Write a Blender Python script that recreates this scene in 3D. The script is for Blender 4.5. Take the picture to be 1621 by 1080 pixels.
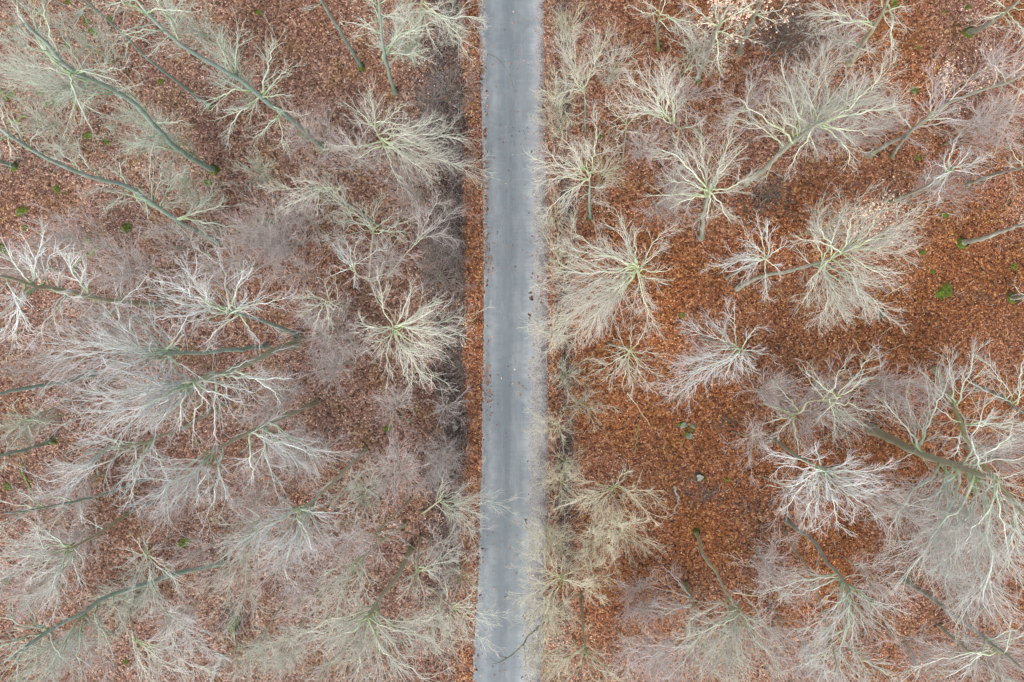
import bpy, math
import numpy as np

# ------------------------------------------------------------------ clear
for o in list(bpy.data.objects):
    bpy.data.objects.remove(o)
scene = bpy.context.scene
COL = scene.collection

# ------------------------------------------------------------------ camera
H = 48.0                       # drone height above the forest floor, metres
cam_d = bpy.data.cameras.new("camera")
cam_d.lens = 24.0
cam_d.sensor_width = 36.0
cam_d.clip_start = 0.5
cam_d.clip_end = 3000
cam = bpy.data.objects.new("camera", cam_d)
cam.location = (0, 0, H)
cam.rotation_euler = (0, 0, 0)
COL.objects.link(cam)
scene.camera = cam

# ------------------------------------------------------------------ sky and sun (bright overcast)
SUN_EL, SUN_AZ = math.radians(62), math.radians(200)
world = bpy.data.worlds.new("World")
scene.world = world
world.use_nodes = True
wn = world.node_tree
for n in list(wn.nodes):
    wn.nodes.remove(n)
sky = wn.nodes.new("ShaderNodeTexSky")
sky.sky_type = 'NISHITA'
sky.sun_disc = False
sky.sun_elevation = SUN_EL
sky.sun_rotation = SUN_AZ
sky.air_density = 1.0
sky.dust_density = 5.0
sky.ozone_density = 1.0
hs = wn.nodes.new("ShaderNodeHueSaturation")
hs.inputs['Saturation'].default_value = 0.58
bg = wn.nodes.new("ShaderNodeBackground")
bg.inputs['Strength'].default_value = 0.14
wo = wn.nodes.new("ShaderNodeOutputWorld")
wn.links.new(sky.outputs[0], hs.inputs['Color'])
wn.links.new(hs.outputs[0], bg.inputs['Color'])
wn.links.new(bg.outputs[0], wo.inputs['Surface'])

sun_d = bpy.data.lights.new("sun", 'SUN')
sun_d.energy = 1.1
sun_d.angle = math.radians(25)
sun_d.color = (1.0, 0.975, 0.94)
sun = bpy.data.objects.new("sun", sun_d)
sun.rotation_euler = (math.radians(90) - SUN_EL, 0, math.radians(180) - SUN_AZ)
COL.objects.link(sun)

scene.view_settings.view_transform = 'Standard'
scene.view_settings.look = 'None'
scene.view_settings.gamma = 1.0
scene.view_settings.use_curve_mapping = False
scene.view_settings.exposure = 0.8
scene.cycles.max_bounces = 5
scene.cycles.diffuse_bounces = 3
scene.cycles.debug_use_spatial_splits = True

# ------------------------------------------------------------------ helpers
SX = 36.0 / 24.0 / 1621.0
CU, CV = 810.5, 540.0


def P3(u, v, z=0.0):
    """survey position of a point seen at (u, v), standing at height z"""
    s = (H - z) * SX
    return np.array([(u - CU) * s, (CV - v) * s, z])


def gx(u):
    return (u - CU) * H * SX


def gy(v):
    return (CV - v) * H * SX


def norm(a):
    return a / np.maximum(np.linalg.norm(a, axis=-1, keepdims=True), 1e-9)


def vnoise(x, y, seed=0):
    """cheap smooth 2D value noise in 0..1"""
    r = np.random.RandomState(seed).rand(64, 64)
    xi = np.floor(x).astype(int)
    yi = np.floor(y).astype(int)
    fx = x - xi
    fy = y - yi
    fx = fx * fx * (3 - 2 * fx)
    fy = fy * fy * (3 - 2 * fy)
    a = r[xi % 64, yi % 64]
    b = r[(xi + 1) % 64, yi % 64]
    c = r[xi % 64, (yi + 1) % 64]
    d = r[(xi + 1) % 64, (yi + 1) % 64]
    return (a * (1 - fx) + b * fx) * (1 - fy) + (c * (1 - fx) + d * fx) * fy


def make_mesh(name, V, quads=None, tris=None, attrs=None, colors=None, smooth=True):
    me = bpy.data.meshes.new(name)
    V = np.asarray(V, np.float32)
    parts, totals = [], []
    nq = 0 if quads is None else len(quads)
    nt = 0 if tris is None else len(tris)
    if nq:
        parts.append(np.asarray(quads, np.int32).ravel())
        totals.append(np.full(nq, 4, np.int32))
    if nt:
        parts.append(np.asarray(tris, np.int32).ravel())
        totals.append(np.full(nt, 3, np.int32))
    loops = np.concatenate(parts)
    tot = np.concatenate(totals)
    starts = np.concatenate([[0], np.cumsum(tot)[:-1]]).astype(np.int32)
    me.vertices.add(len(V))
    me.vertices.foreach_set("co", V.ravel())
    me.loops.add(len(loops))
    me.loops.foreach_set("vertex_index", loops)
    me.polygons.add(len(tot))
    me.polygons.foreach_set("loop_start", starts)
    me.polygons.foreach_set("loop_total", tot)
    me.polygons.foreach_set("use_smooth", np.full(len(tot), smooth))
    for k, a in (attrs or {}).items():
        at = me.attributes.new(k, 'FLOAT', 'POINT')
        at.data.foreach_set("value", np.asarray(a, np.float32))
    for k, a in (colors or {}).items():
        at = me.attributes.new(k, 'FLOAT_COLOR', 'POINT')
        at.data.foreach_set("color", np.asarray(a, np.float32).ravel())
    me.update()
    me.validate()
    return me


def link(name, me, mat=None, parent=None):
    o = bpy.data.objects.new(name, me)
    COL.objects.link(o)
    if mat is not None and me is not None and len(me.materials) == 0:
        me.materials.append(mat)
    if parent is not None:
        o.parent = parent
    return o


def tag(o, label=None, cat=None, group=None, kind=None):
    if label:
        o["label"] = label
    if cat:
        o["category"] = cat
    if group:
        o["group"] = group
    if kind:
        o["kind"] = kind
    return o


class Tubes:
    """collects batches of tapered tubes into one mesh"""

    def __init__(self):
        self.V, self.Q, self.T, self.A, self.F, self.n = [], [], [], [], [], 0

    def add(self, P, R, sides, algae, rng, tip=True, fine=0.0):
        # P (n,K,3)  R (n,K)  algae (n,K)
        n, K, _ = P.shape
        if n == 0:
            return
        tan = np.empty_like(P)
        tan[:, 1:-1] = P[:, 2:] - P[:, :-2] if K > 2 else 0
        tan[:, 0] = P[:, 1] - P[:, 0]
        tan[:, -1] = P[:, -1] - P[:, -2]
        tan = norm(tan)
        ref = norm(rng.normal(size=(n, 1, 3)))
        ref = ref - tan[:, :1] * np.sum(ref * tan[:, :1], -1, keepdims=True)
        a = ref - tan * np.sum(ref * tan, -1, keepdims=True)
        a = norm(a)
        b = np.cross(tan, a)
        Kr = K - 1 if tip else K
        ang = np.arange(sides) * 2 * np.pi / sides
        ca, sa = np.cos(ang), np.sin(ang)
        ring = (P[:, :Kr, None, :] + R[:, :Kr, None, None] *
                (a[:, :Kr, None, :] * ca[None, None, :, None] + b[:, :Kr, None, :] * sa[None, None, :, None]))
        nv = Kr * sides + (1 if tip else 0)
        V = np.empty((n, nv, 3))
        V[:, :Kr * sides] = ring.reshape(n, Kr * sides, 3)
        A = np.empty((n, nv))
        A[:, :Kr * sides] = np.repeat(algae[:, :Kr], sides, axis=1)
        if tip:
            V[:, -1] = P[:, -1]
            A[:, -1] = algae[:, -1]
        base = self.n + np.arange(n)[:, None] * nv
        j = np.arange(sides)
        j2 = (j + 1) % sides
        if Kr > 1:
            k = np.arange(Kr - 1)[:, None] * sides
            q = np.stack([k + j, k + j2, k + sides + j2, k + sides + j], -1).reshape(-1, 4)
            self.Q.append((base[:, :, None] + q[None]).reshape(-1, 4))
        if tip:
            k = (Kr - 1) * sides
            t = np.stack([k + j, k + j2, np.full(sides, nv - 1)], -1)
            self.T.append((base[:, :, None] + t[None]).reshape(-1, 3))
        self.V.append(V.reshape(-1, 3))
        self.A.append(A.ravel())
        self.F.append(np.full(A.size, fine))
        self.n += n * nv

    def mesh(self, name, origin=(0, 0, 0)):
        V = np.concatenate(self.V) - np.asarray(origin)
        return make_mesh(name, V,
                         np.concatenate(self.Q) if self.Q else None,
                         np.concatenate(self.T) if self.T else None,
                         attrs={"algae": np.concatenate(self.A), "fine": np.concatenate(self.F)})


def resample(pts, K):
    """Catmull-Rom through pts, K samples equally spaced"""
    pts = np.asarray(pts, float)
    if len(pts) == 2:
        t = np.linspace(0, 1, K)[:, None]
        return pts[0] * (1 - t) + pts[1] * t
    p = np.vstack([2 * pts[0] - pts[1], pts, 2 * pts[-1] - pts[-2]])
    out = []
    for i in range(1, len(p) - 2):
        t = np.linspace(0, 1, 8, endpoint=False)[:, None]
        a, b, c, d = p[i - 1], p[i], p[i + 1], p[i + 2]
        out.append(0.5 * (2 * b + (c - a) * t + (2 * a - 5 * b + 4 * c - d) * t ** 2 + (3 * b - a - 3 * c + d) * t ** 3))
    out.append(pts[-1:])
    q = np.vstack(out)
    s = np.concatenate([[0], np.cumsum(np.linalg.norm(np.diff(q, axis=0), axis=1))])
    ss = np.linspace(0, s[-1], K)
    return np.stack([np.interp(ss, s, q[:, k]) for k in range(3)], -1)


UP = np.array([0, 0, 1.0])


def grow(P, R, L, rng, spacing, t0, ang, ratio, K, rmax, rend, wig, up, falloff=0.55, minl=0.12, maxc=60):
    """children for every polyline of a level"""
    n, Kp, _ = P.shape
    cnt = np.clip(np.round(L / spacing * rng.uniform(.8, 1.2, n)).astype(int), 1, maxc)
    idx = np.repeat(np.arange(n), cnt)
    m = len(idx)
    t = t0 + (1 - t0) * rng.rand(m) ** 0.85
    f = np.clip(t * (Kp - 1), 0, Kp - 1.001)
    i = f.astype(int)
    fr = (f - i)[:, None]
    p0 = P[idx, i] * (1 - fr) + P[idx, i + 1] * fr
    r0 = R[idx, i] * (1 - fr[:, 0]) + R[idx, i + 1] * fr[:, 0]
    tan = norm(P[idx, i + 1] - P[idx, i])
    side = norm(np.cross(tan, UP) + 1e-4) * rng.choice([-1, 1], m)[:, None]
    side = side + rng.normal(size=(m, 3)) * 0.55
    side = norm(side - tan * np.sum(side * tan, -1, keepdims=True))
    a = np.radians(rng.uniform(ang[0], ang[1], m))[:, None]
    d = norm(np.cos(a) * tan + np.sin(a) * side + UP * up)
    l = np.maximum(L[idx] * ratio * (1 - falloff * t) * rng.uniform(.45, 1.3, m), minl)
    pts = np.empty((m, K, 3))
    pts[:, 0] = p0
    step = (l / (K - 1))[:, None]
    for k in range(1, K):
        pts[:, k] = pts[:, k - 1] + d * step
        d = norm(d + rng.normal(size=(m, 3)) * wig + UP * up * 0.5)
    rs = np.minimum(r0 * 0.7, rmax * np.clip(l / (0.9 * ratio * np.mean(L) + 1e-6), .5, 1.3))
    rs = np.maximum(rs, rend)
    tt = np.linspace(0, 1, K)[None]
    rad = rs[:, None] * (1 - tt) + rend * tt
    return pts, rad, l


# ------------------------------------------------------------------ materials
def new_mat(name):
    m = bpy.data.materials.new(name)
    m.use_nodes = True
    nt = m.node_tree
    b = nt.nodes["Principled BSDF"]
    return m, nt, b


def nd(nt, typ, **kw):
    n = nt.nodes.new(typ)
    for k, v in kw.items():
        setattr(n, k, v)
    return n


def mixc(nt, fac, a, b, mode='MIX'):
    n = nt.nodes.new("ShaderNodeMix")
    n.data_type = 'RGBA'
    n.blend_type = mode
    for sock, v in ((n.inputs[0], fac), (n.inputs[6], a), (n.inputs[7], b)):
        if isinstance(v, bpy.types.NodeSocket):
            nt.links.new(v, sock)
        elif isinstance(v, (tuple, list)):
            sock.default_value = (*v, 1) if len(v) == 3 else v
        else:
            sock.default_value = v
    return n.outputs[2]


def ramp(nt, fac, stops, interp='LINEAR'):
    n = nt.nodes.new("ShaderNodeValToRGB")
    cr = n.color_ramp
    cr.interpolation = interp
    while len(cr.elements) < len(stops):
        cr.elements.new(0.5)
    for e, (p, c) in zip(cr.elements, stops):
        e.position = p
        e.color = (*c, 1) if len(c) == 3 else c
    nt.links.new(fac, n.inputs[0])
    return n.outputs[0]


def noise(nt, vec, scale, detail=4, rough=.6):
    n = nt.nodes.new("ShaderNodeTexNoise")
    n.inputs['Scale'].default_value = scale
    n.inputs['Detail'].default_value = detail
    n.inputs['Roughness'].default_value = rough
    if vec is not None:
        nt.links.new(vec, n.inputs['Vector'])
    return n


def maprange(nt, val, a, b, c=0., d=1.):
    n = nt.nodes.new("ShaderNodeMapRange")
    n.inputs[1].default_value = a
    n.inputs[2].default_value = b
    n.inputs[3].default_value = c
    n.inputs[4].default_value = d
    nt.links.new(val, n.inputs[0])
    return n.outputs[0]


def math_n(nt, op, a, b):
    n = nt.nodes.new("ShaderNodeMath")
    n.operation = op
    for i, v in enumerate((a, b)):
        if isinstance(v, bpy.types.NodeSocket):
            nt.links.new(v, n.inputs[i])
        else:
            n.inputs[i].default_value = v
    return n.outputs[0]


def bump(nt, b, height, strength, dist):
    n = nt.nodes.new("ShaderNodeBump")
    n.inputs['Strength'].default_value = strength
    n.inputs['Distance'].default_value = dist
    nt.links.new(height, n.inputs['Height'])
    nt.links.new(n.outputs[0], b.inputs['Normal'])


def bark_mat(name, clean, algae_c, lichen, twig=None, moss=(.09, .13, .02)):
    """beech bark: clean pale bark, green algae where the 'algae' attribute is high, lichen blotches"""
    m, nt, b = new_mat(name)
    geo = nd(nt, "ShaderNodeNewGeometry")
    att = nd(nt, "ShaderNodeAttribute", attribute_name="algae")
    oi = nd(nt, "ShaderNodeObjectInfo")
    n1 = noise(nt, geo.outputs['Position'], 2.2, 5)
    n2 = noise(nt, geo.outputs['Position'], 9.0, 4)
    c = mixc(nt, maprange(nt, n2.outputs[0], .35, .7), clean, tuple(x * .72 for x in clean))
    f = math_n(nt, 'ADD', att.outputs['Fac'], maprange(nt, n1.outputs[0], .3, .7, -.6, .4))
    cl = nt.nodes.new("ShaderNodeClamp")
    nt.links.new(f, cl.inputs[0])
    c = mixc(nt, cl.outputs[0], c, algae_c)
    sp = maprange(nt, n2.outputs[0], .55, .66)
    c = mixc(nt, math_n(nt, 'MULTIPLY', sp, .55), c, lichen)
    if twig:        # young twigs still carry their own reddish grey-brown bark
        fa = nd(nt, "ShaderNodeAttribute", attribute_name="fine")
        c = mixc(nt, fa.outputs['Fac'], c, twig)
    sep = nd(nt, "ShaderNodeSeparateXYZ")
    nt.links.new(geo.outputs['Position'], sep.inputs[0])
    mz = maprange(nt, sep.outputs[2], .25, 1.5, 1., 0.)
    mz = math_n(nt, 'MULTIPLY', mz, maprange(nt, n1.outputs[0], .42, .62, 0, .7))
    c = mixc(nt, mz, c, moss)
    hv = nd(nt, "ShaderNodeHueSaturation")
    nt.links.new(c, hv.inputs['Color'])
    nt.links.new(maprange(nt, oi.outputs['Random'], 0, 1, .85, 1.12), hv.inputs['Value'])
    nt.links.new(hv.outputs[0], b.inputs['Base Color'])
    b.inputs['Roughness'].default_value = .85
    bump(nt, b, n2.outputs[0], .5, .03)
    return m


BARK = {
    'teal': bark_mat("bark_blue_green", (.47, .54, .47), (.225, .335, .255), (.56, .63, .57)),
    'olive': bark_mat("bark_olive", (.58, .56, .42), (.40, .395, .235), (.66, .65, .54)),
    'yellow': bark_mat("bark_yellow_olive", (.62, .53, .31), (.46, .40, .18), (.62, .58, .45)),
    'grey': bark_mat("bark_pale_grey", (.54, .54, .46), (.33, .35, .255), (.64, .65, .59)),
}
LIMB = {
    'white': bark_mat("limb_white", (.78, .82, .79), (.29, .38, .20), (.86, .88, .87), (.53, .50, .485)),
    'cream': bark_mat("limb_cream", (.71, .74, .62), (.33, .41, .19), (.80, .80, .75), (.54, .49, .44)),
    'green': bark_mat("limb_green", (.62, .68, .56), (.23, .33, .16), (.70, .74, .66), (.47, .49, .41)),
    'pale': bark_mat("limb_pale_green", (.76, .80, .71), (.33, .42, .20), (.84, .85, .81), (.54, .51, .48)),
    'yellow': bark_mat("limb_yellowish", (.76, .74, .57), (.38, .41, .17), (.80, .79, .68), (.60, .555, .42)),
    'pink': bark_mat("limb_pinkish", (.66, .61, .58), (.36, .36, .26), (.72, .69, .67), (.46, .395, .37)),
    'umber': bark_mat("limb_umber", (.36, .32, .30), (.22, .21, .14), (.44, .41, .39), (.27, .23, .215)),
    'dark': bark_mat("limb_dark", (.15, .115, .09), (.09, .09, .05), (.24, .20, .17), (.15, .12, .10)),
}


def litter_material():
    m, nt, b = new_mat("leaf_litter")
    geo = nd(nt, "ShaderNodeNewGeometry")
    pos = geo.outputs['Position']
    soil = nd(nt, "ShaderNodeAttribute", attribute_name="soil")
    warm = nd(nt, "ShaderNodeAttribute", attribute_name="warm")
    wob = noise(nt, pos, 3.0, 3)
    mp = mixc(nt, .12, pos, wob.outputs[1], 'ADD')
    v = nd(nt, "ShaderNodeTexVoronoi")
    v.inputs['Scale'].default_value = 6.5
    nt.links.new(mp, v.inputs['Vector'])
    v2 = nd(nt, "ShaderNodeTexVoronoi")
    v2.inputs['Scale'].default_value = 11.0
    nt.links.new(mp, v2.inputs['Vector'])
    s1 = nd(nt, "ShaderNodeSeparateColor")
    nt.links.new(v.outputs['Color'], s1.inputs[0])
    s2 = nd(nt, "ShaderNodeSeparateColor")
    nt.links.new(v2.outputs['Color'], s2.inputs[0])
    sel = math_n(nt, 'ADD', math_n(nt, 'MULTIPLY', s1.outputs[0], .6), math_n(nt, 'MULTIPLY', s2.outputs[0], .4))
    cw = ramp(nt, sel, [(0.1, (.034, .013, .008)), (.32, (.110, .036, .014)), (.52, (.195, .068, .024)),
                        (.72, (.29, .112, .040)), (.92, (.50, .27, .13))])
    cd = ramp(nt, sel, [(0.1, (.040, .023, .018)), (.32, (.118, .058, .041)), (.52, (.205, .118, .088)),
                        (.72, (.30, .185, .140)), (.92, (.54, .38, .29))])
    c = mixc(nt, warm.outputs['Fac'], cd, cw)
    # broad variation in how thick and damp the litter lies
    big = noise(nt, pos, .22, 4)
    mid = noise(nt, pos, 1.1, 4)
    c = mixc(nt, maprange(nt, big.outputs[0], .35, .68, 0, .45), c, (.60, .52, .46), 'MULTIPLY')
    hue = noise(nt, pos, .5, 3)
    c = mixc(nt, maprange(nt, hue.outputs[0], .50, .68, 0, .65), c, (.88, .98, .50), 'MULTIPLY')
    c = mixc(nt, maprange(nt, hue.outputs[0], .46, .28, 0, .5), c, (.85, .72, .85), 'MULTIPLY')
    c = mixc(nt, maprange(nt, mid.outputs[0], .55, .72, 0, .7), c, (.045, .028, .020))
    # bare dark earth
    n3 = noise(nt, pos, 2.4, 5)
    f = math_n(nt, 'ADD', soil.outputs['Fac'], maprange(nt, n3.outputs[0], .3, .7, -.6, .6))
    f = maprange(nt, f, .30, .85)
    earth = mixc(nt, sel, (.016, .011, .010), (.125, .088, .074))
    c = mixc(nt, f, c, earth)
    nt.links.new(c, b.inputs['Base Color'])
    b.inputs['Roughness'].default_value = .9
    b.inputs['Specular IOR Level'].default_value = .25
    hgt = math_n(nt, 'ADD', s1.outputs[1], math_n(nt, 'MULTIPLY', v.outputs['Distance'], -2.0))
    bump(nt, b, hgt, .9, .05)
    return m


def asphalt_material():
    m, nt, b = new_mat("asphalt")
    geo = nd(nt, "ShaderNodeNewGeometry")
    pos = geo.outputs['Position']
    across = nd(nt, "ShaderNodeAttribute", attribute_name="across")
    mp = nd(nt, "ShaderNodeMapping")
    mp.inputs['Scale'].default_value = (3.2, .05, 1)
    nt.links.new(pos, mp.inputs[0])
    streak = noise(nt, mp.outputs[0], 1.0, 4)
    fine = noise(nt, pos, 22, 3)
    blot = noise(nt, pos, .55, 5)
    c = mixc(nt, maprange(nt, streak.outputs[0], .3, .7), (.104, .131, .146), (.152, .184, .199))
    c = mixc(nt, maprange(nt, blot.outputs[0], .45, .75, 0, .45), c, (.165, .178, .182))
    c = mixc(nt, maprange(nt, fine.outputs[0], .35, .7, 0, .8), c, (.085, .10, .112))
    v = nd(nt, "ShaderNodeTexVoronoi")
    v.inputs['Scale'].default_value = 11
    nt.links.new(pos, v.inputs['Vector'])
    c = mixc(nt, maprange(nt, v.outputs['Distance'], .0, .22, .7, 0), c, (.36, .36, .35))
    pat = noise(nt, pos, .28, 2)
    c = mixc(nt, maprange(nt, pat.outputs[0], .50, .56, 0, .30), c, (.125, .145, .155))
    mp2 = nd(nt, "ShaderNodeMapping")
    mp2.inputs['Scale'].default_value = (1.1, .22, 1)
    nt.links.new(pos, mp2.inputs[0])
    st2 = noise(nt, mp2.outputs[0], 1.6, 6, .7)
    c = mixc(nt, maprange(nt, st2.outputs[0], .50, .75, 0, .4), c, (.27, .285, .29))
    vc = nd(nt, "ShaderNodeTexVoronoi", feature='DISTANCE_TO_EDGE')
    vc.inputs['Scale'].default_value = .42
    cw_ = noise(nt, pos, 1.8, 4)
    nt.links.new(mixc(nt, .55, pos, cw_.outputs[1], 'ADD'), vc.inputs['Vector'])
    crk = math_n(nt, 'MULTIPLY', maprange(nt, vc.outputs['Distance'], .003, .012, .45, 0), maprange(nt, pat.outputs[0], .50, .60))
    c = mixc(nt, crk, c, (.06, .065, .07))
    # wheel tracks polished pale, dusty edge
    trk = ramp(nt, across.outputs['Fac'], [(0, (.35,) * 3), (.08, (.25,) * 3), (.17, (.5,) * 3), (.36, (.10,) * 3),
                                           (.55, (.0,) * 3), (.70, (.30,) * 3), (.82, (.30,) * 3), (1, (1.,) * 3)])
    c = mixc(nt, math_n(nt, 'MULTIPLY', trk, maprange(nt, blot.outputs[0], .35, .65, .45, 1.)), c, (.29, .315, .325))
    nt.links.new(c, b.inputs['Base Color'])
    b.inputs['Roughness'].default_value = .8
    bump(nt, b, fine.outputs[0], .4, .01)
    return m


def gravel_material():
    m, nt, b = new_mat("verge_gravel")
    geo = nd(nt, "ShaderNodeNewGeometry")
    pos = geo.outputs['Position']
    across = nd(nt, "ShaderNodeAttribute", attribute_name="across")
    v = nd(nt, "ShaderNodeTexVoronoi")
    v.inputs['Scale'].default_value = 13
    nt.links.new(pos, v.inputs['Vector'])
    s = nd(nt, "ShaderNodeSeparateColor")
    nt.links.new(v.outputs['Color'], s.inputs[0])
    pale = mixc(nt, s.outputs[0], (.185, .185, .18), (.325, .32, .305))
    dark = mixc(nt, s.outputs[0], (.060, .050, .052), (.16, .14, .142))
    n = noise(nt, pos, 1.3, 5)
    f = math_n(nt, 'ADD', across.outputs['Fac'], maprange(nt, n.outputs[0], .3, .7, -.3, .3))
    c = mixc(nt, maprange(nt, f, .50, .95), pale, dark)
    nt.links.new(c, b.inputs['Base Color'])
    b.inputs['Roughness'].default_value = .9
    bump(nt, b, v.outputs['Distance'], .6, .03)
    return m


def colattr_material(name, rough=.7, trans=0.0, noise_scale=None):
    m, nt, b = new_mat(name)
    at = nd(nt, "ShaderNodeAttribute", attribute_name="tint")
    c = at.outputs['Color']
    if noise_scale:
        geo = nd(nt, "ShaderNodeNewGeometry")
        n = noise(nt, geo.outputs['Position'], noise_scale, 4)
        c = mixc(nt, maprange(nt, n.outputs[0], .35, .7, 0, .6), c, (.3, .3, .3), 'MULTIPLY')
    nt.links.new(c, b.inputs['Base Color'])
    b.inputs['Roughness'].default_value = rough
    b.inputs['Specular IOR Level'].default_value = .3
    return m


def mottled(name, a, bcol, scale, rough=.85, bstr=.6, bdist=.03):
    m, nt, b = new_mat(name)
    geo = nd(nt, "ShaderNodeNewGeometry")
    n = noise(nt, geo.outputs['Position'], scale, 5)
    c = mixc(nt, maprange(nt, n.outputs[0], .35, .65), a, bcol)
    nt.links.new(c, b.inputs['Base Color'])
    b.inputs['Roughness'].default_value = rough
    bump(nt, b, n.outputs[0], bstr, bdist)
    return m


M_LITTER = litter_material()
M_ASPHALT = asphalt_material()
M_GRAVEL = gravel_material()
M_LEAF = colattr_material("dry_beech_leaf", .6)
M_STONE_BIT = colattr_material("stone_chip", .85)
M_MOSS = mottled("moss", (.035, .065, .006), (.15, .19, .02), 7, .95, .9, .05)
M_BRAMBLE = mottled("bramble_stem", (.11, .09, .08), (.34, .31, .28), 3)
M_STONE = mottled("grey_green_stone", (.08, .10, .065), (.20, .225, .18), 3)
M_DEADWOOD = mottled("dead_wood_pale", (.36, .26, .14), (.50, .40, .25), 6)
M_DEADGREY = mottled("dead_wood_grey", (.17, .16, .14), (.30, .28, .25), 6)
M_DEADDARK = mottled("dead_wood_dark", (.05, .055, .035), (.11, .115, .07), 5)
M_MOSSYWOOD = mottled("mossy_wood", (.13, .17, .035), (.20, .20, .09), 3)

# ------------------------------------------------------------------ the ground, one height field
ROAD_L = ([0, 260, 500, 700, 900, 1080], [767, 768, 767, 765, 760, 750])
ROAD_R = ([0, 400, 650, 1000, 1080], [850, 843, 840, 832, 828])
VERGE_L = ([0, 120, 260, 500, 700, 900, 1080], [756, 760, 764, 765, 763, 757, 747])
VERGE_R = ([0, 400, 700, 1000, 1080], [861, 866, 868, 862, 858])


def edge(tab, y):
    v = CV - y / (H * SX)
    return gx(np.interp(v, tab[0], tab[1]))


def ground_height(x, y):
    z = 0.30 * (vnoise(x * .09 + 20, y * .09 + 20, 3) - .5) + 0.16 * (vnoise(x * .45 + 50, y * .45 + 50, 4) - .5)
    l, r = edge(VERGE_L, y), edge(VERGE_R, y)
    flat = np.clip(np.minimum(x - (l - 1.6), (r + 1.2) - x) / .8, 0, 1)
    z = z * (1 - flat)
    wob = 0.5 * (vnoise(x * 0 + 3.3, y * .35 + 40, 8) - .5)
    # left ditch behind a raised bank, shallower right ditch
    z -= .50 * np.exp(-((x - (l - 2.25 + wob * .4)) / .70) ** 2)
    z += .10 * np.exp(-((x - (l - .75)) / .55) ** 2)
    z -= .32 * np.exp(-((x - (r + 1.35 - wob)) / .5) ** 2)
    z += .06 * np.exp(-((x - (r + .5)) / .4) ** 2)
    inside = np.clip(np.minimum(x - (l + .02), (r - .02) - x) / .15, 0, 1)
    z -= .14 * inside
    return z


# dark bare patches (u, v, radius u, radius v, strength)
SOIL_PATCH = [(700, 110, 22, 60, .9), (1212, 312, 50, 32, .8), (1245, 60, 70, 70, .75), (370, 985, 32, 40, .9),
              (1150, 670, 40, 25, .62), (1115, 780, 50, 32, .66), (1180, 800, 35, 20, .6), (1560, 470, 60, 18, .4), (1340, 300, 60, 25, .45), (1060, 925, 45, 35, .4), (560, 265, 70, 45, .35),
              (690, 330, 40, 60, .35), (1430, 905, 25, 20, .5), (715, 670, 22, 35, .6), (610, 650, 30, 20, .4),
              (470, 600, 40, 25, .35), (660, 290, 70, 40, .35), (1325, 870, 20, 20, .5), (1460, 1000, 40, 20, .35)]


def soil_mask(x, y):
    l, r = edge(VERGE_L, y), edge(VERGE_R, y)
    v = CV - y / (H * SX)
    wob = 0.6 * (vnoise(x * 0 + 3.3, y * .35 + 40, 8) - .5)
    upl = np.interp(v, [-200, 40, 200, 560, 700, 860, 1000, 1300], [.8, 1.1, 1.4, .95, 1.05, .7, .5, .4])
    upr = np.interp(v, [-200, 60, 150, 300, 420, 560, 640, 760, 900, 1300], [.7, .75, 1., .9, .8, .7, .7, .7, .6, .5])
    pl = .45 + 1.1 * vnoise(x * .5 + 5, y * .33 + 60, 14)
    pr = .25 + 1.25 * vnoise(x * .6 + 25, y * .42 + 33, 15)
    dl = x - (l - 1.45 + wob * 1.1 + .35 * (vnoise(x * 0 + 7, y * 1.3 + 20, 26) - .5))
    s = upl * pl * np.where(dl > 0, np.exp(-(dl / .25) ** 2), np.exp(-(dl / (1.9 + 1.5 * vnoise(x * 0 + 9, y * .5 + 20, 16))) ** 2))
    s = np.maximum(s, upr * pr * np.exp(-np.abs((x - (r + 1.35 - wob * .6)) / .62) ** 3))
    u = CU + x / (H * SX)
    for (a, b, ru, rv, k) in SOIL_PATCH:
        s = np.maximum(s, k * np.exp(-(((u - a) / ru) ** 2 + ((v - b) / rv) ** 2)))
    return s


def warm_mask(x, y):
    """orange fresh litter on the right and on the bank, duller on the left"""
    l = edge(VERGE_L, y)
    w = np.clip((x - 1.0) / 4.0, 0, 1)
    w = np.where(x < 0, .02 + .7 * np.clip((x - (l - 1.5)) / .3, 0, 1), w * .9 + .05)
    v = CV - y / (H * SX)
    w = w * np.interp(v, [0, 250, 420, 750, 1080], [.62, .8, 1, .95, .65])
    return np.clip(w + .75 * (vnoise(x * .22 + 9, y * .22 + 70, 11) - .5), 0, 1)


def axis(inner0, inner1, step, far):
    a = np.arange(inner0, inner1 + step * .5, step)
    g = [inner1]
    s = step
    while g[-1] < far:
        s *= 1.35
        g.append(g[-1] + s)
    right = np.array(g[1:])
    g = [inner0]
    s = step
    while g[-1] > -far:
        s *= 1.35
        g.append(g[-1] - s)
    return np.concatenate([np.array(g[1:])[::-1], a, right])


xs = np.unique(np.concatenate([axis(-42, 42, .45, 900), np.arange(-6.2, 6.2, .15)]))
ys = axis(-30, 30, .4, 900)
GX, GY = np.meshgrid(xs, ys)
gz = ground_height(GX.ravel(), GY.ravel())
nx, ny = len(xs), len(ys)
ii = (np.arange(ny - 1)[:, None] * nx + np.arange(nx - 1)[None]).ravel()
quads = np.stack([ii, ii + 1, ii + nx + 1, ii + nx], -1)
floor_me = make_mesh("forest_floor", np.stack([GX.ravel(), GY.ravel(), gz], -1), quads,
                     attrs={"soil": soil_mask(GX.ravel(), GY.ravel()), "warm": warm_mask(GX.ravel(), GY.ravel())})
floor_o = tag(link("forest_floor", floor_me, M_LITTER),
              "forest floor covered in brown beech leaf litter on both sides of the road", kind="structure")


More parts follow.
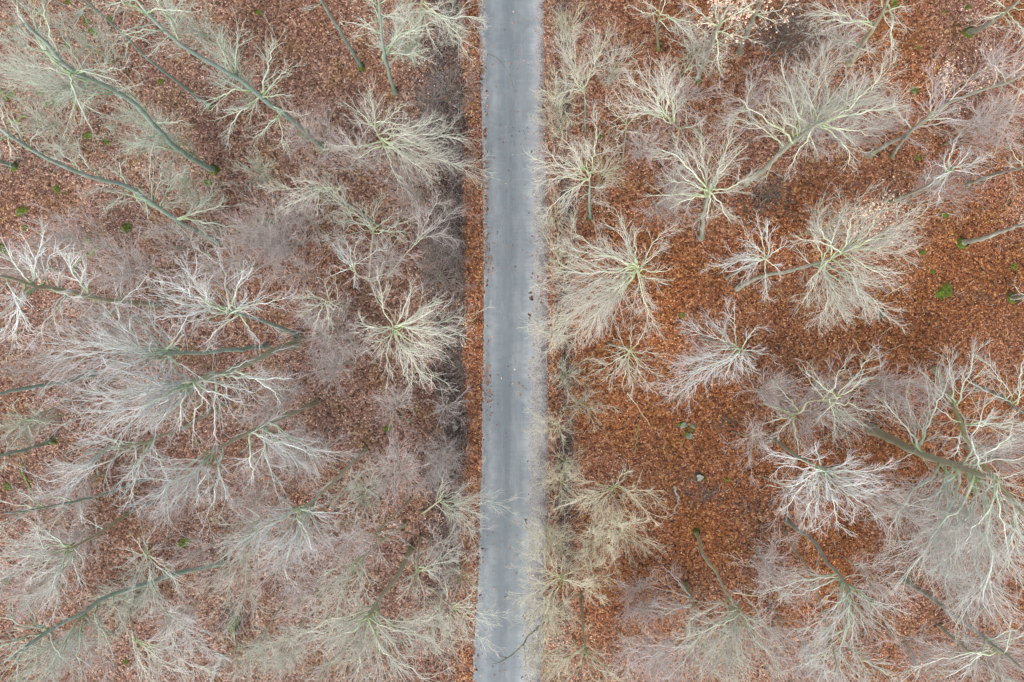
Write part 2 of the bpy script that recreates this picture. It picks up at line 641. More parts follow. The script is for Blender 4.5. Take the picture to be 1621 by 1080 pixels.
def strip(name, tl, tr, z0, crown, mat, ncol, rag, seed, flip=False):
    y = np.concatenate([np.linspace(-900, -32, 60)[:-1], np.arange(-32, 32, .12), np.linspace(32, 900, 60)])
    rng = np.random.RandomState(seed)
    l = edge(tl, y) + rag * (vnoise(y * 0 + 1.5, y * 1.7 + 30, seed) - .5) + rag * .8 * (rng.rand(len(y)) - .5)
    r = edge(tr, y) + rag * (vnoise(y * 0 + 5.5, y * 1.5 + 30, seed + 1) - .5) + rag * .8 * (rng.rand(len(y)) - .5)
    t = np.linspace(0, 1, ncol)
    X = l[:, None] * (1 - t) + r[:, None] * t
    Z = np.broadcast_to(z0 + crown * (1 - (2 * t - 1) ** 2), X.shape)
    Y = np.broadcast_to(y[:, None], X.shape)
    V = np.stack([X, Y, Z], -1).reshape(-1, 3)
    k = (np.arange(len(y) - 1)[:, None] * ncol + np.arange(ncol - 1)[None]).ravel()
    q = np.stack([k, k + 1, k + ncol + 1, k + ncol], -1)
    a = np.broadcast_to(1 - t if flip else t, X.shape)
    return link(name, make_mesh(name, V, q, attrs={"across": a.ravel()}), mat)


def shift(tab, d):
    return (tab[0], [x + d for x in tab[1]])


tag(strip("road", ROAD_L, ROAD_R, .0, .05, M_ASPHALT, 13, .46, 21),
    "narrow straight grey asphalt forest road running from top to bottom", kind="structure")
tag(strip("gravel_shoulder", shift(ROAD_R, -4), shift(VERGE_R, 2), -.006, .0, M_GRAVEL, 6, .42, 31),
    "pale gravel shoulder along the right edge of the road", kind="structure")
tag(strip("road_edge_strip", shift(VERGE_L, -2), shift(ROAD_L, 4), -.006, .0, M_GRAVEL, 4, .45, 41, flip=True),
    "dark damp gravel strip along the left edge of the road", kind="structure")

# ------------------------------------------------------------------ trees
TRI = [0]
FLOORZ = lambda x, y: float(ground_height(np.array([x]), np.array([y]))[0])


def moss_collar(parent, r, rng, origin):
    """irregular moss at the foot of a trunk"""
    n, V, T = 26, [], []
    a = np.linspace(0, 2 * np.pi, n, endpoint=False)
    prof = [(1.75, -.08), (1.55, .05), (1.28, .16), (1.12, .38)]
    for k, (f, z) in enumerate(prof):
        w = 1 + .28 * (rng.rand(n) - .5) * (1.4 - k * .3)
        V.append(np.stack([np.cos(a) * r * f * w, np.sin(a) * r * f * w, z * (1 + .5 * (rng.rand(n) - .5))], -1))
    V = np.concatenate(V)
    q = []
    for k in range(len(prof) - 1):
        i = np.arange(n)
        q.append(np.stack([k * n + i, k * n + (i + 1) % n, (k + 1) * n + (i + 1) % n, (k + 1) * n + i], -1))
    return link("moss", make_mesh("moss_collar", V, np.concatenate(q)), M_MOSS, parent)


def leaf_cards(pts, rng, size, cols):
    """small folded leaves, two triangles each side of the midrib"""
    n = len(pts)
    d = norm(rng.normal(size=(n, 3)) * [1, 1, .35])
    nrm = norm(rng.normal(size=(n, 3)) * [.45, .45, .2] + UP)
    s = norm(np.cross(d, nrm))
    L = (size * rng.uniform(.7, 1.3, n))[:, None]
    W = L * rng.uniform(.28, .40, n)[:, None]
    lift = np.cross(s, d) * W * rng.uniform(.1, .6, n)[:, None]
    a = pts - d * L * .5
    b = pts + s * W + lift
    c = pts + d * L * .5
    e = pts - s * W + lift
    V = np.stack([a, b, c, e], 1).reshape(-1, 3)
    k = np.arange(n)[:, None] * 4
    T = np.concatenate([k + [0, 1, 2], k + [0, 2, 3]], 0)
    C = np.repeat(cols, 4, axis=0)
    return V, T, np.concatenate([C, np.ones((len(C), 1))], 1)


def build_tree(name, cat, label, group, base, path, hf, r, clusters, limb_style, bark_style, seed,
               dens=1.0, moss=False, leaves=None, lowtwigs=0, thick=1.0):
    rng = np.random.RandomState(seed)
    thick = 1 + (thick - 1) * .35
    N = np.array([CU, CV])
    pp = np.array([base] + list(path), float)
    seg = np.concatenate([[0], np.cumsum(np.linalg.norm(np.diff(pp, axis=0), axis=1))])
    rho = np.linalg.norm(pp[0] - N)
    out = np.linalg.norm(pp[-1] - N) - rho
    g = seg / (seg + rho) if (rho > 150 and out > .5 * seg[-1]) else seg.copy()
    z = hf * g / g[-1]
    W = np.array([P3(u, v, zz) for (u, v), zz in zip(pp, z)])
    zf = FLOORZ(W[0][0], W[0][1])
    W[0][2] = zf
    origin = W[0].copy()
    root = bpy.data.objects.new(name, None)
    root.empty_display_size = .5
    root.location = origin
    COL.objects.link(root)
    tag(root, label, cat, group)

    # trunk
    K = 18
    T = resample(W, K)
    wob = rng.normal(size=(K, 3)) * r * .13
    wob[0] = wob[-1] = 0
    wob[:, 2] = 0
    T = T + wob
    T = np.vstack([T[0] - [0, 0, .3], T[0] + (T[1] - T[0]) * .12, T[1:]])
    tt = np.linspace(0, 1, len(T))
    R = .82 * r * (1 - .66 * tt)
    R[0], R[1] = r * 1.35, r * 1.08
    R = R * rng.uniform(.96, 1.05, len(R))
    tb = Tubes()
    alg = np.clip(1.05 - .45 * tt, 0, 1)
    tb.add(T[None], R[None], 10, alg[None], rng)
    trunk = link("trunk", tb.mesh("trunk", origin), BARK[bark_style], root)
    TRI[0] += 2 * 10 * K

    # limbs
    LP, LR, LL, LA = [], [], [], []
    Tpx = np.stack([CU + T[:, 0] / ((H - T[:, 2]) * SX), CV - T[:, 1] / ((H - T[:, 2]) * SX)], -1)
    for (start, ends) in clusters:
        i0 = int(np.argmin(np.linalg.norm(Tpx - np.array(start), axis=1)))
        i0 = max(2, min(i0, len(T) - 2))
        for e in ends:
            i = max(2, min(len(T) - 2, i0 - int(rng.randint(0, 3)) * (1 if i0 > 6 else 0)))
            p0 = T[i]
            e2 = np.array(e[:2], float)
            e2 = e2 + (e2 - Tpx[i]) * .09
            dv = e2 - Tpx[i]
            lp = np.linalg.norm(dv)
            outw = norm(Tpx[i] - N) if np.linalg.norm(Tpx[i] - N) > 60 else np.zeros(2)
            c = float(np.dot(dv / max(lp, 1), outw))
            l0 = lp * SX * (H - p0[2])
            ze = p0[2] + l0 * (.28 + .50 * c + rng.uniform(-.1, .15))
            if len(e) > 2:
                ze = e[2]
            ze = min(max(ze, min(2.0, p0[2]), p0[2] - 4), 28)
            p3 = P3(e2[0], e2[1], ze)
            L = np.linalg.norm(p3 - p0)
            d = (p3 - p0) / L
            td = norm(T[min(i + 1, len(T) - 1)] - T[i - 1])
            p1 = p0 + (td * .45 + d * .55 + UP * .08) * L * .36
            p2 = p3 - (d + rng.normal(size=3) * .22 - UP * rng.uniform(-.1, .25)) * L * .33
            t = np.linspace(0, 1, 13)[:, None]
            q = (1 - t) ** 3 * p0 + 3 * (1 - t) ** 2 * t * p1 + 3 * (1 - t) * t ** 2 * p2 + t ** 3 * p3
            nz = np.cumsum(rng.normal(size=(13, 3)), axis=0) * L * .018
            nz = nz - nz[-1] * t
            q = q + nz + rng.normal(size=(13, 3)) * L * .009 * (t * (1 - t) * 4)
            rs = min(R[i] * rng.uniform(.40, .66), .020 + .0104 * L * rng.uniform(.6, 1.35))
            rr = rs * thick * (1 - t[:, 0]) ** (.95 / thick) + .0075 * thick
            LP.append(q)
            LR.append(rr)
            LL.append(L)
            LA.append(np.clip(1.1 - 1.35 * t[:, 0], 0, 1))
    LPa, LRa, LLa, LAa = np.array(LP), np.array(LR), np.array(LL), np.array(LA)
    lm = LIMB[limb_style]
    for q, rr, a in zip(LPa, LRa, LAa):
        lb = Tubes()
        lb.add(q[None], rr[None], 6, a[None], rng)
        link("limb", lb.mesh("limb", origin), lm, root)
        TRI[0] += 12 * 12

    # crown: three further orders of branching
    cr = Tubes()
    P2, R2, L2 = grow(LPa, LRa, LLa, rng, .235 / dens, .10, (14, 44), .60, 7, .0180 * thick, .0074 * thick, .105, .05, minl=.6)
    # a few thin shoots straight from the stem
    if lowtwigs:
        Ts, Rs = T[None, 4:], R[None, 4:]
        Pt, Rt, Lt = grow(Ts, Rs, np.array([2.6]), rng, 2.6 / lowtwigs, .05, (55, 85), .7, 7, .02, .008, .2, .1, falloff=.2, minl=.7)
        P2, R2, L2 = np.concatenate([P2, Pt]), np.concatenate([R2, Rt]), np.concatenate([L2, Lt])
    cr.add(P2, R2, 3, np.broadcast_to(np.clip(.42 - np.linspace(0, .6, 7), 0, 1), R2.shape), rng, fine=.0)
    P4, R4, L4 = grow(P2, R2, L2, rng, .20 / dens, .08, (15, 46), .56, 4, .0098, .0055, .10, .05, minl=.35)
    cr.add(P4, R4, 3, np.full(R4.shape, .05), rng, fine=.45)
    P5, R5, L5 = grow(P4, R4, L4, rng, .25 / dens, .1, (18, 50), .62, 2, .0066, .004, .2, .05, minl=.22)
    cr.add(P5, R5, 3, np.zeros(R5.shape), rng, fine=1.0)
    link("crown", cr.mesh("crown", origin), lm, root)
    TRI[0] += len(P2) * 33 + len(P4) * 15 + len(P5) * 3
    if moss:
        moss_collar(root, r, rng, origin)
    if leaves:
        (lu, lv, rad, n) = leaves
        mid = np.array([P3(lu, lv, zz)[:2] for zz in (hf,)])[0]
        tips = P5[:, -1]
        px_u = CU + tips[:, 0] / ((H - tips[:, 2]) * SX)
        px_v = CV - tips[:, 1] / ((H - tips[:, 2]) * SX)
        dd = np.hypot(px_u - lu, px_v - lv)
        w = np.exp(-(dd / rad) ** 2) + 1e-6
        pick = rng.choice(len(tips), n, p=w / w.sum())
        pts = tips[pick] + rng.normal(size=(n, 3)) * .05
        cols = np.array([[.74, .54, .40]]) * rng.uniform(.75, 1.2, (n, 1)) * rng.uniform(.92, 1.08, (n, 3))
        V, Tt, C = leaf_cards(pts, rng, .10, cols)
        lo = link("leaves", make_mesh("leaves", V - origin, None, Tt, colors={"tint": C}, smooth=False), M_LEAF, root)
        tag(lo, "withered tan leaves still on the twigs", kind="stuff")
        TRI[0] += 2 * n
    return root


GL = "bare beech trees left of the road"
GR = "bare beech trees right of the road"
# label | base | stem seen upwards | fork height | trunk radius | limb clusters | limb colour | bark | options
TREES = [
 # ---- left of the road, top
 ("tall beech with kinked blue-green trunk and two low fans of pale green twigs, top left", (510,235), [(470,197),(420,160),(375,123),(332,100),(286,70),(235,25),(205,-12)], 21, .235,
  [((415,165),[(365,215),(450,235),(462,150),(405,215),(480,185)]),((375,120),[(340,55),(375,45),(435,65),(460,110),(325,160),(420,135)]),((235,30),[(300,20),(190,60),(260,-20)]),((205,-15),[(150,-30),(240,-60)])], 'green','teal',{'moss':1,'lowtwigs':9}),
 ("slim straight beech trunk with few twigs, foot left of the kinked beech", (333,168), [(275,125),(230,90),(185,45),(140,5),(110,-25)], 20, .145,
  [((185,45),[(250,40),(200,90),(235,65)]),((140,5),[(190,10),(120,45),(90,0)])], 'green','teal',{'moss':1}),
 ("large beech forking into a whorl of white-green limbs in the top left corner", (340,270), [(285,240),(250,205),(215,165),(165,135),(105,108),(80,75),(45,40),(20,10)], 23, .235,
  [((105,108),[(180,75),(205,110),(130,180),(145,205),(60,70),(30,95),(190,130),(90,50)]),((165,135),[(100,152),(20,125)]),((250,205),[(200,240),(290,190),(240,260)]),((60,60),[(0,60),(20,0),(70,10)]),((285,240),[(190,220),(230,225)])], 'green','teal',{'moss':1,'lowtwigs':10}),
 ("long leaning beech with twig fans along its trunk, reaching the left edge above the moss", (345,383), [(300,360),(265,338),(200,295),(150,283),(110,268),(70,248),(0,205),(-20,190)], 22, .215,
  [((200,295),[(180,250),(240,260),(170,330),(235,345),(160,300),(225,330)]),((255,330),[(255,270),(295,265)]),((275,345),[(360,330),(380,360),(300,375)]),((30,225),[(15,180),(60,205),(20,250),(-10,260),(0,170)]),((110,268),[(120,215),(90,230)])], 'green','teal',{'lowtwigs':10}),
 ("beech trunk cut by the left edge with a mossy foot", (22,264), [(0,256),(-30,246),(-60,236)], 7, .2, [((-60,236),[(-100,225),(-90,200)])], 'green','teal',{'moss':1}),
 ("bare dark green trunk without branches at the top edge, left of the road", (572,106), [(545,60),(522,25),(503,-8),(488,-32)], 13, .17, [((488,-32),[(470,-60),(520,-70)])], 'green','teal',{'moss':1}),
 ("dark green upright beech with side twigs at the top edge, between bare trunk and road", (625,146), [(612,100),(604,60),(601,10),(598,-15)], 14, .18,
  [((602,30),[(545,35),(570,45),(645,20),(585,-5)]),((606,70),[(675,95),(650,30),(690,30)]),((598,-15),[(640,-20),(560,-20)])], 'green','teal',{'lowtwigs':5}),
 ("beech at the top edge whose arching limb hangs over the road's left side", (655,66), [(665,35),(668,0),(670,-20)], 11, .2,
  [((668,2),[(758,24),(690,75),(715,40),(695,15),(735,85),(640,10)])], 'cream','olive',{'moss':1}),
 ("spreading young beech with white top and sideways limbs over the dark ditch", (640,265), [(615,235),(598,213),(592,190)], 11, .15,
  [((600,222),[(725,215),(735,260),(700,245),(680,280),(640,290),(560,250),(530,230),(690,215)]),((592,190),[(545,165),(580,145),(590,160),(640,200),(680,195),(640,165),(555,190)])], 'cream','olive',{}),
 # ---- left, upper middle
 ("thin green stem rising straight to a flat grey spray left of the ditch", (585,437), [(587,400),(592,358)], 12, .10,
  [((592,358),[(535,320),(505,300),(620,340),(645,350),(560,350),(600,320),(570,330),(640,365)])], 'green','olive',{}),
 ("small beech with bright white fork and pinkish twigs beside the thin green stem", (600,448), [(575,440),(562,430),(557,418)], 12, .12,
  [((557,420),[(545,375),(525,385),(570,380),(520,440),(560,455),(600,395),(535,405)])], 'white','olive',{}),
 ("small fan-shaped beech left of the bright white fork", (560,487), [(535,481),(512,475)], 12, .1,
  [((512,475),[(480,500),(500,520),(520,520),(490,465),(540,490),(470,470),(515,450)])], 'cream','olive',{}),
 ("wide yellow-green beech whose twigs touch the road's left edge at mid height", (690,525), [(650,517),(618,520)], 14, .2,
  [((620,520),[(735,505),(700,480),(650,460),(600,440),(570,510),(590,560),(640,590),(690,610),(615,600),(700,560),(580,530),(740,530),(680,590),(665,500)])], 'cream','olive',{}),
 ("slim beech with cream spray pointing left, between kinked beech and ditch", (600,358), [(560,330),(530,310),(505,290)], 11, .1,
  [((505,290),[(470,320),(450,330),(520,300),(480,280),(540,300),(440,300),(500,330)])], 'cream','teal',{}),
 ("leaning stem with white forked twigs in front of the ditch at upper mid height", (612,440), [(640,405),(670,375)], 10, .07,
  [((670,375),[(710,340),(725,385),(690,350),(665,330),(690,320),(700,365)])], 'pink','olive',{}),
 # ---- left middle
 ("mossy dark trunk lying towards the left edge under white limbs, left middle", (250,483), [(170,475),(105,460),(60,455),(0,437),(-30,430)], 20, .24,
  [((65,460),[(65,370),(85,380),(40,400),(130,470),(95,430)]),((15,450),[(5,520),(25,530),(-5,500),(10,390),(45,520)]),((110,465),[(130,410),(105,400),(60,530),(150,440)]),((190,478),[(150,510),(230,440),(195,430)])], 'white','olive',{'lowtwigs':9,'thick':1.2}),
 ("tall beech with upright white sprays, first above the broadest white crown", (470,530), [(420,510),(370,495),(355,503)], 17, .2,
  [((356,503),[(355,450),(290,430),(400,420),(270,470),(450,470),(330,540),(410,540),(260,505),(300,450),(380,430),(330,410),(300,510),(240,450),(420,470)])], 'white','teal',{'lowtwigs':8,'thick':1.25,'dens':.9}),
 ("beech with white limbs combed to the left, tips pointing at the left edge", (420,548), [(350,556),(290,560),(245,562)], 18, .22,
  [((245,562),[(130,560),(170,540),(150,590),(190,510),(200,600),(115,545),(230,520),(250,600),(160,575),(290,530),(215,490),(300,500),(200,560),(270,590),(100,570),(320,600)])], 'white','teal',{'lowtwigs':9,'thick':1.35,'dens':.8}),
 ("broadest white crown of the left side on a thick mossy trunk", (468,543), [(435,556),(380,580),(320,598),(285,607)], 18, .33,
  [((287,606),[(190,625),(160,640),(220,660),(250,690),(285,680),(310,680),(345,690),(380,640),(400,620),(330,640),(200,600),(265,650),(150,620),(135,650),(240,620),(180,665)]),((350,590),[(390,570),(360,630),(420,600),(440,640),(460,600)])], 'white','olive',{'dens':.72,'lowtwigs':10,'thick':1.35}),
 ("dark thick trunk running out at the left edge, below the left-combed beech", (148,592), [(100,605),(50,613),(0,623),(-40,630)], 10, .24, [((-40,630),[(-90,640),(-80,600)])], 'white','teal',{'lowtwigs':3}),
 ("thin green stem with sparse yellow-green twigs near the left edge", (155,616), [(100,640),(60,658),(30,668)], 11, .11,
  [((40,664),[(15,690),(20,640),(50,690),(70,640),(100,670),(0,700)])], 'green','olive',{}),
 ("short dark trunk at the left edge with a mossy foot at lower mid height", (84,698), [(40,712),(0,722),(-30,730)], 9, .19, [((-10,725),[(30,690),(10,740),(-60,740)])], 'green','teal',{'moss':1}),
 ("beech with two long white limbs reaching left, under the broadest white crown", (355,640), [(300,672),(255,690),(225,702),(175,715)], 17, .17,
  [((178,714),[(90,738),(130,700),(110,760),(140,690),(80,760)]),((225,702),[(200,790),(185,770),(235,740),(265,760),(210,760)])], 'white','olive',{'thick':1.35,'dens':.85}),
 ("beech with thick winding brilliant white limbs, lower left centre", (500,637), [(470,652),(415,675),(370,698),(330,722),(312,735)], 17, .2,
  [((312,735),[(240,780),(270,800),(310,800),(330,810),(290,760),(360,790),(225,800)]),((400,682),[(450,690),(540,710),(470,745),(440,780),(400,760),(500,725)])], 'white','olive',{'thick':1.45,'dens':.85}),
 # ---- left bottom
 ("olive trunk ending in a dense white fan, centre of the lower left", (578,712), [(545,745),(500,790),(463,815)], 17, .16,
  [((463,815),[(395,850),(420,880),(460,920),(480,890),(440,900),(500,880),(520,830),(540,815),(410,830),(470,870),(510,850),(380,860)])], 'white','olive',{'dens':.95,'thick':1.3}),
 ("cream fan of twigs just left of the dense white fan", (450,790), [(420,815),(400,835)], 15, .12,
  [((400,835),[(350,860),(340,890),(380,960),(365,930),(385,900),(410,890),(360,900),(345,830)])], 'cream','olive',{}),
 ("lower of two pinkish fans right of the dense white fan", (640,830), [(600,860),(556,897)], 15, .13,
  [((556,897),[(520,960),(540,980),(560,960),(590,950),(515,910),(585,920),(500,940)])], 'cream','olive',{}),
 ("upper of two pinkish fans right of the dense white fan", (650,790), [(610,830),(587,850)], 13, .11,
  [((587,850),[(560,870),(575,890),(600,890),(560,840),(620,860),(640,840),(590,820)])], 'pink','olive',{}),
 ("beech with white twig tips beside the road's left edge near the bottom", (665,850), [(662,880),(660,910)], 14, .12,
  [((660,908),[(640,950),(670,950),(700,900),(720,890),(690,860),(640,920),(650,880),(715,870)])], 'cream','olive',{}),
 ("broad pale crown at the bottom edge, left of the road", (650,870), [(630,910),(600,950),(580,985)], 19, .22,
  [((582,983),[(500,1030),(520,1060),(560,1070),(600,1080),(480,1000),(640,1040),(690,1060),(660,1010),(540,1010),(620,1060),(470,1020),(700,1030)])], 'cream','olive',{'dens':.95}),
 ("yellow-green leaning beech whose white twigs overhang the road at the bottom left", (680,930), [(700,948),(720,965)], 11, .1,
  [((718,963),[(740,1000),(770,990),(750,960),(730,1030),(770,1020),(790,975),(745,940),(715,1010)])], 'cream','olive',{}),
 ("loose beech reaching grey twigs over the road's left edge in the lower third", (670,812), [(690,797),(700,790)], 10, .1,
  [((700,790),[(760,785),(795,795),(740,820),(735,770),(770,820),(700,750),(720,840),(755,850)])], 'cream','olive',{}),
 ("thin mossy stem with sparse twigs in the dark hollow at the bottom", (455,930), [(445,960),(425,990),(418,1005)], 12, .08,
  [((418,1005),[(400,1030),(420,1060),(380,1050),(440,1040),(400,1000)])], 'green','olive',{}),
 ("white fan spreading to the left edge in the lower left", (200,815), [(175,832),(140,855),(100,872)], 18, .17,
  [((100,872),[(0,880),(10,920),(30,900),(50,960),(90,960),(40,850),(130,930),(60,830),(0,860),(80,940)])], 'pale','olive',{'thick':1.25}),
 ("long green trunk running to the bottom left corner", (352,893), [(290,905),(215,930),(165,945),(140,965),(90,990),(20,1040),(-10,1060)], 21, .22,
  [((140,965),[(165,1010),(175,1040),(200,1000)]),((90,990),[(40,950),(60,1080),(130,1070),(110,1050)]),((20,1040),[(0,980),(30,1090),(-30,1040)])], 'green','teal',{'lowtwigs':6}),
 ("thin hanging white twigs above the long green trunk in the lower left", (230,800), [(222,815),(228,850),(235,885)], 14, .1,
  [((235,883),[(215,930),(240,930),(280,930),(260,860),(290,920),(190,900),(250,960),(200,870)])], 'pale','olive',{}),
 ("white twig spray falling to the bottom edge right of the bottom left corner", (215,945), [(205,970),(215,1020)], 15, .1,
  [((215,1018),[(240,1080),(280,1060),(330,1060),(220,1090),(260,1030),(300,1080)])], 'pale','olive',{}),
 ("small yellowish forked stem with white tips, left of the dark hollow", (240,930), [(255,960),(268,973)], 13, .07,
  [((268,972),[(330,1000),(310,1030),(300,980),(290,1050),(340,1030)])], 'white','olive',{}),
 ("green stem with bluish white twigs pointing at the left edge, lower left", (230,758), [(170,780),(90,800),(0,815)], 17, .14,
  [((30,808),[(30,780),(-10,840),(60,850),(0,790),(20,830)]),((110,796),[(60,770),(80,840),(130,830)])], 'pale','teal',{}),
 ("dark-footed shrubby beech at the bottom edge beside the rotten log", (372,1000), [(375,1030)], 8, .08,
  [((375,1028),[(340,1070),(400,1090),(420,1050),(370,1080),(350,1040),(410,1020)])], 'green','olive',{}),
 # ---- right of the road, top
 ("slim tree with bright mossy foot at the top, nearest the road on the right", (1043,76), [(1040,45),(1046,20)], 10, .13,
  [((1046,22),[(1090,30),(1110,45),(1000,10),(1060,-10),(1095,60),(1060,50),(1020,0)])], 'cream','olive',{'moss':1}),
 ("grey beech with tan withered leaves in its crown at the top edge", (1105,124), [(1125,75),(1138,40),(1145,20)], 14, .2,
  [((1140,35),[(1100,40),(1090,10),(1200,0),(1180,60),(1130,-20),(1165,-10),(1140,110)])], 'cream','grey',{'moss':1,'leaves':(1155,25,34,420)}),
 ("grey trunk at the top edge just right of the beech with tan leaves", (1170,83), [(1185,45),(1200,15),(1210,-10)], 14, .2,
  [((1200,12),[(1180,0),(1160,10),(1240,10),(1220,-40),(1230,35)])], 'cream','grey',{'leaves':(1225,10,30,160)}),
 ("forked young tree by the right ditch near the top", (927,207), [(926,165),(925,133)], 9, .09,
  [((925,135),[(900,95),(885,130),(945,75),(960,60),(875,160),(895,60),(930,100),(905,115),(890,80)])], 'cream','teal',{}),
 ("short thin grey stem with light twigs between the forked young tree and the white crown", (985,258), [(990,215),(992,188)], 7, .08,
  [((992,190),[(960,165),(1000,150),(1015,175),(970,200),(975,225)])], 'cream','grey',{}),
 ("white upswept crown on a curved mossy stem, upper right of the road", (1112,220), [(1095,202),(1075,203),(1055,185)], 15, .14,
  [((1055,185),[(1000,130),(985,160),(1030,120),(1050,110),(1080,130),(1070,160),(980,180),(1010,100),(1060,140)])], 'cream','olive',{}),
 ("cream bushy young tree at the right road edge with straight green trunk", (934,346), [(933,310),(934,285),(930,270)], 10, .13,
  [((931,274),[(890,220),(870,270),(860,290),(910,240),(940,200),(880,250),(915,300),(960,260),(850,260),(925,230),(870,330)])], 'cream','teal',{'moss':1}),
 ("beech with a whorl of winding white limbs above a grey foot, right of the road", (1110,377), [(1114,340),(1120,315),(1125,290)], 13, .21,
  [((1122,300),[(1035,310),(1060,290),(1075,270),(1090,230),(1150,220),(1180,230),(1165,300),(1155,350),(1190,280),(1110,220),(1045,240),(1120,350),(1060,330),(1140,250)])], 'cream','grey',{}),
 ("large beech with pale forked trunk and two cream crowns, upper right", (1180,291), [(1215,262),(1258,222),(1300,195),(1320,185)], 16, .24,
  [((1262,220),[(1270,150),(1235,130),(1285,110),(1220,170),(1300,140),(1160,195),(1240,100),(1310,90),(1170,160)]),((1320,185),[(1400,130),(1380,170),(1370,215),(1350,230),(1410,170),(1360,130),(1340,260),(1390,110),(1350,100)]),((1290,200),[(1290,235),(1250,265)])], 'cream','grey',{'dens':1.1}),
 ("grey-green trunk with whitish side limbs at the top edge, right of the dark thicket", (1345,101), [(1362,75),(1385,40),(1402,10),(1408,-10)], 13, .24,
  [((1385,40),[(1330,30),(1300,35),(1290,20),(1345,10)]),((1402,10),[(1415,45),(1412,85),(1440,10),(1380,-20)]),((1360,75),[(1310,65),(1270,55),(1385,90)])], 'cream','olive',{}),
 ("thick pale trunk with mossy foot in the top right corner", (1530,54), [(1565,38),(1600,12),(1625,-10)], 9, .24,
  [((1600,12),[(1545,30),(1570,-5),(1621,60),(1600,40),(1640,20)])], 'cream','grey',{'moss':1}),
 ("long beech with tan leaf tuft crossing towards the right edge", (1375,247), [(1440,208),(1500,165),(1535,150),(1595,130),(1635,112)], 15, .19,
  [((1500,165),[(1470,110),(1480,135),(1530,190),(1540,120),(1500,120)]),((1600,130),[(1560,90),(1580,100),(1640,90),(1621,150)]),((1450,200),[(1530,195),(1400,150)])], 'pink','grey',{'leaves':(1530,120,34,300)}),
 ("second grey stem standing next to the long beech with the tan tuft", (1412,248), [(1425,228),(1450,200),(1480,175)], 12, .15,
  [((1478,177),[(1450,160),(1500,140),(1520,170),(1470,140)])], 'pink','grey',{}),
 ("small tree with bluish white crown left of the pale leaning trunks, right side", (1410,320), [(1450,303),(1480,287),(1515,262)], 11, .16,
  [((1510,265),[(1480,260),(1470,295),(1485,320),(1510,225),(1535,240),(1545,275),(1500,240),(1560,250)])], 'white','grey',{}),
 ("pale trunk at the right edge, upper of the three pale trunks", (1535,290), [(1570,278),(1600,270),(1640,260)], 8, .18, [((1640,260),[(1690,245),(1670,290),(1600,235,7)])], 'cream','grey',{}),
 ("pale bare trunk at the right edge, middle of the three pale trunks", (1524,385), [(1565,375),(1600,362),(1640,350)], 8, .25, [((1640,350),[(1700,330),(1690,360)])], 'cream','grey',{'moss':1}),
 ("pale trunk foot at the right edge, lowest of the three pale trunks", (1602,472), [(1640,465),(1680,455)], 8, .24, [((1680,455),[(1740,440),(1730,480)])], 'cream','grey',{'moss':1}),
 # ---- right middle
 ("two-part cream crown with curved trunk at the rim of the open leaf floor", (1167,457), [(1205,438),(1245,430),(1300,415),(1345,395),(1365,385)], 15, .19,
  [((1362,387),[(1440,350),(1430,380),(1400,335),(1410,440),(1380,350),(1350,340),(1430,400)]),((1335,400),[(1290,375),(1265,380),(1330,350),(1300,345),(1360,440)]),((1318,408),[(1325,500),(1270,480),(1370,480),(1390,495),(1300,500),(1350,470),(1340,510),(1280,450)])], 'cream','grey',{'dens':1.2,'leaves':(1385,325,40,200)}),
 ("small white crown left of the two-part cream crown", (1150,440), [(1185,420),(1222,405)], 13, .12,
  [((1220,405),[(1200,360),(1215,350),(1180,400),(1130,420),(1150,430),(1240,390),(1235,430),(1215,470),(1180,370),(1160,400)])], 'white','grey',{}),
 ("widest cream crown beside the road on the right, limbs raying out like a star", (985,460), [(1000,440),(1012,420)], 13, .2,
  [((1012,422),[(880,435),(890,470),(875,520),(905,525),(900,390),(915,365),(970,330),(985,350),(1055,370),(1040,400),(1050,430),(1020,490),(1035,510),(940,420),(930,480),(1005,370),(1060,450),(960,450)])], 'cream','olive',{'dens':1.05}),
 ("bright white crown of hanging limbs over the open leaf floor, below the star-shaped crown", (1110,535), [(1150,545),(1178,553)], 13, .13,
  [((1177,553),[(1085,570),(1070,610),(1095,600),(1090,520),(1120,500),(1150,490),(1200,520),(1215,560),(1190,590),(1130,595),(1110,550),(1160,600),(1085,620)])], 'white','grey',{'dens':1.1}),
 ("small round fan of cream twigs directly below the star-shaped crown", (965,545), [(985,550),(1004,558)], 11, .1,
  [((1003,558),[(945,590),(960,600),(985,610),(1005,620),(1025,610),(1035,590),(950,565),(980,525),(1000,520),(1040,560),(1015,530)])], 'cream','olive',{}),
 ("beech with bent green stem and flat cream crown right of the hanging white crown", (1215,640), [(1262,655),(1278,637),(1335,628)], 15, .14,
  [((1335,628),[(1280,600),(1275,580),(1340,570),(1370,600),(1385,650),(1340,690),(1315,690),(1300,660),(1380,570),(1355,665)]),((1262,655),[(1215,640),(1205,670),(1230,610),(1260,720),(1220,690)])], 'cream','olive',{}),
 ("brilliant white crown with drooping limbs, centre of the lower right", (1225,695), [(1260,722),(1315,748)], 17, .17,
  [((1313,747),[(1240,770),(1250,800),(1290,820),(1330,830),(1380,780),(1375,800),(1350,720),(1290,700),(1230,740),(1270,830),(1350,800),(1385,740),(1220,720),(1310,790)])], 'white','grey',{'dens':.95,'thick':1.15}),
 ("thickest olive trunk of the right side with a huge white crown", (1380,680), [(1430,705),(1480,725),(1530,742),(1570,758),(1590,768)], 18, .38,
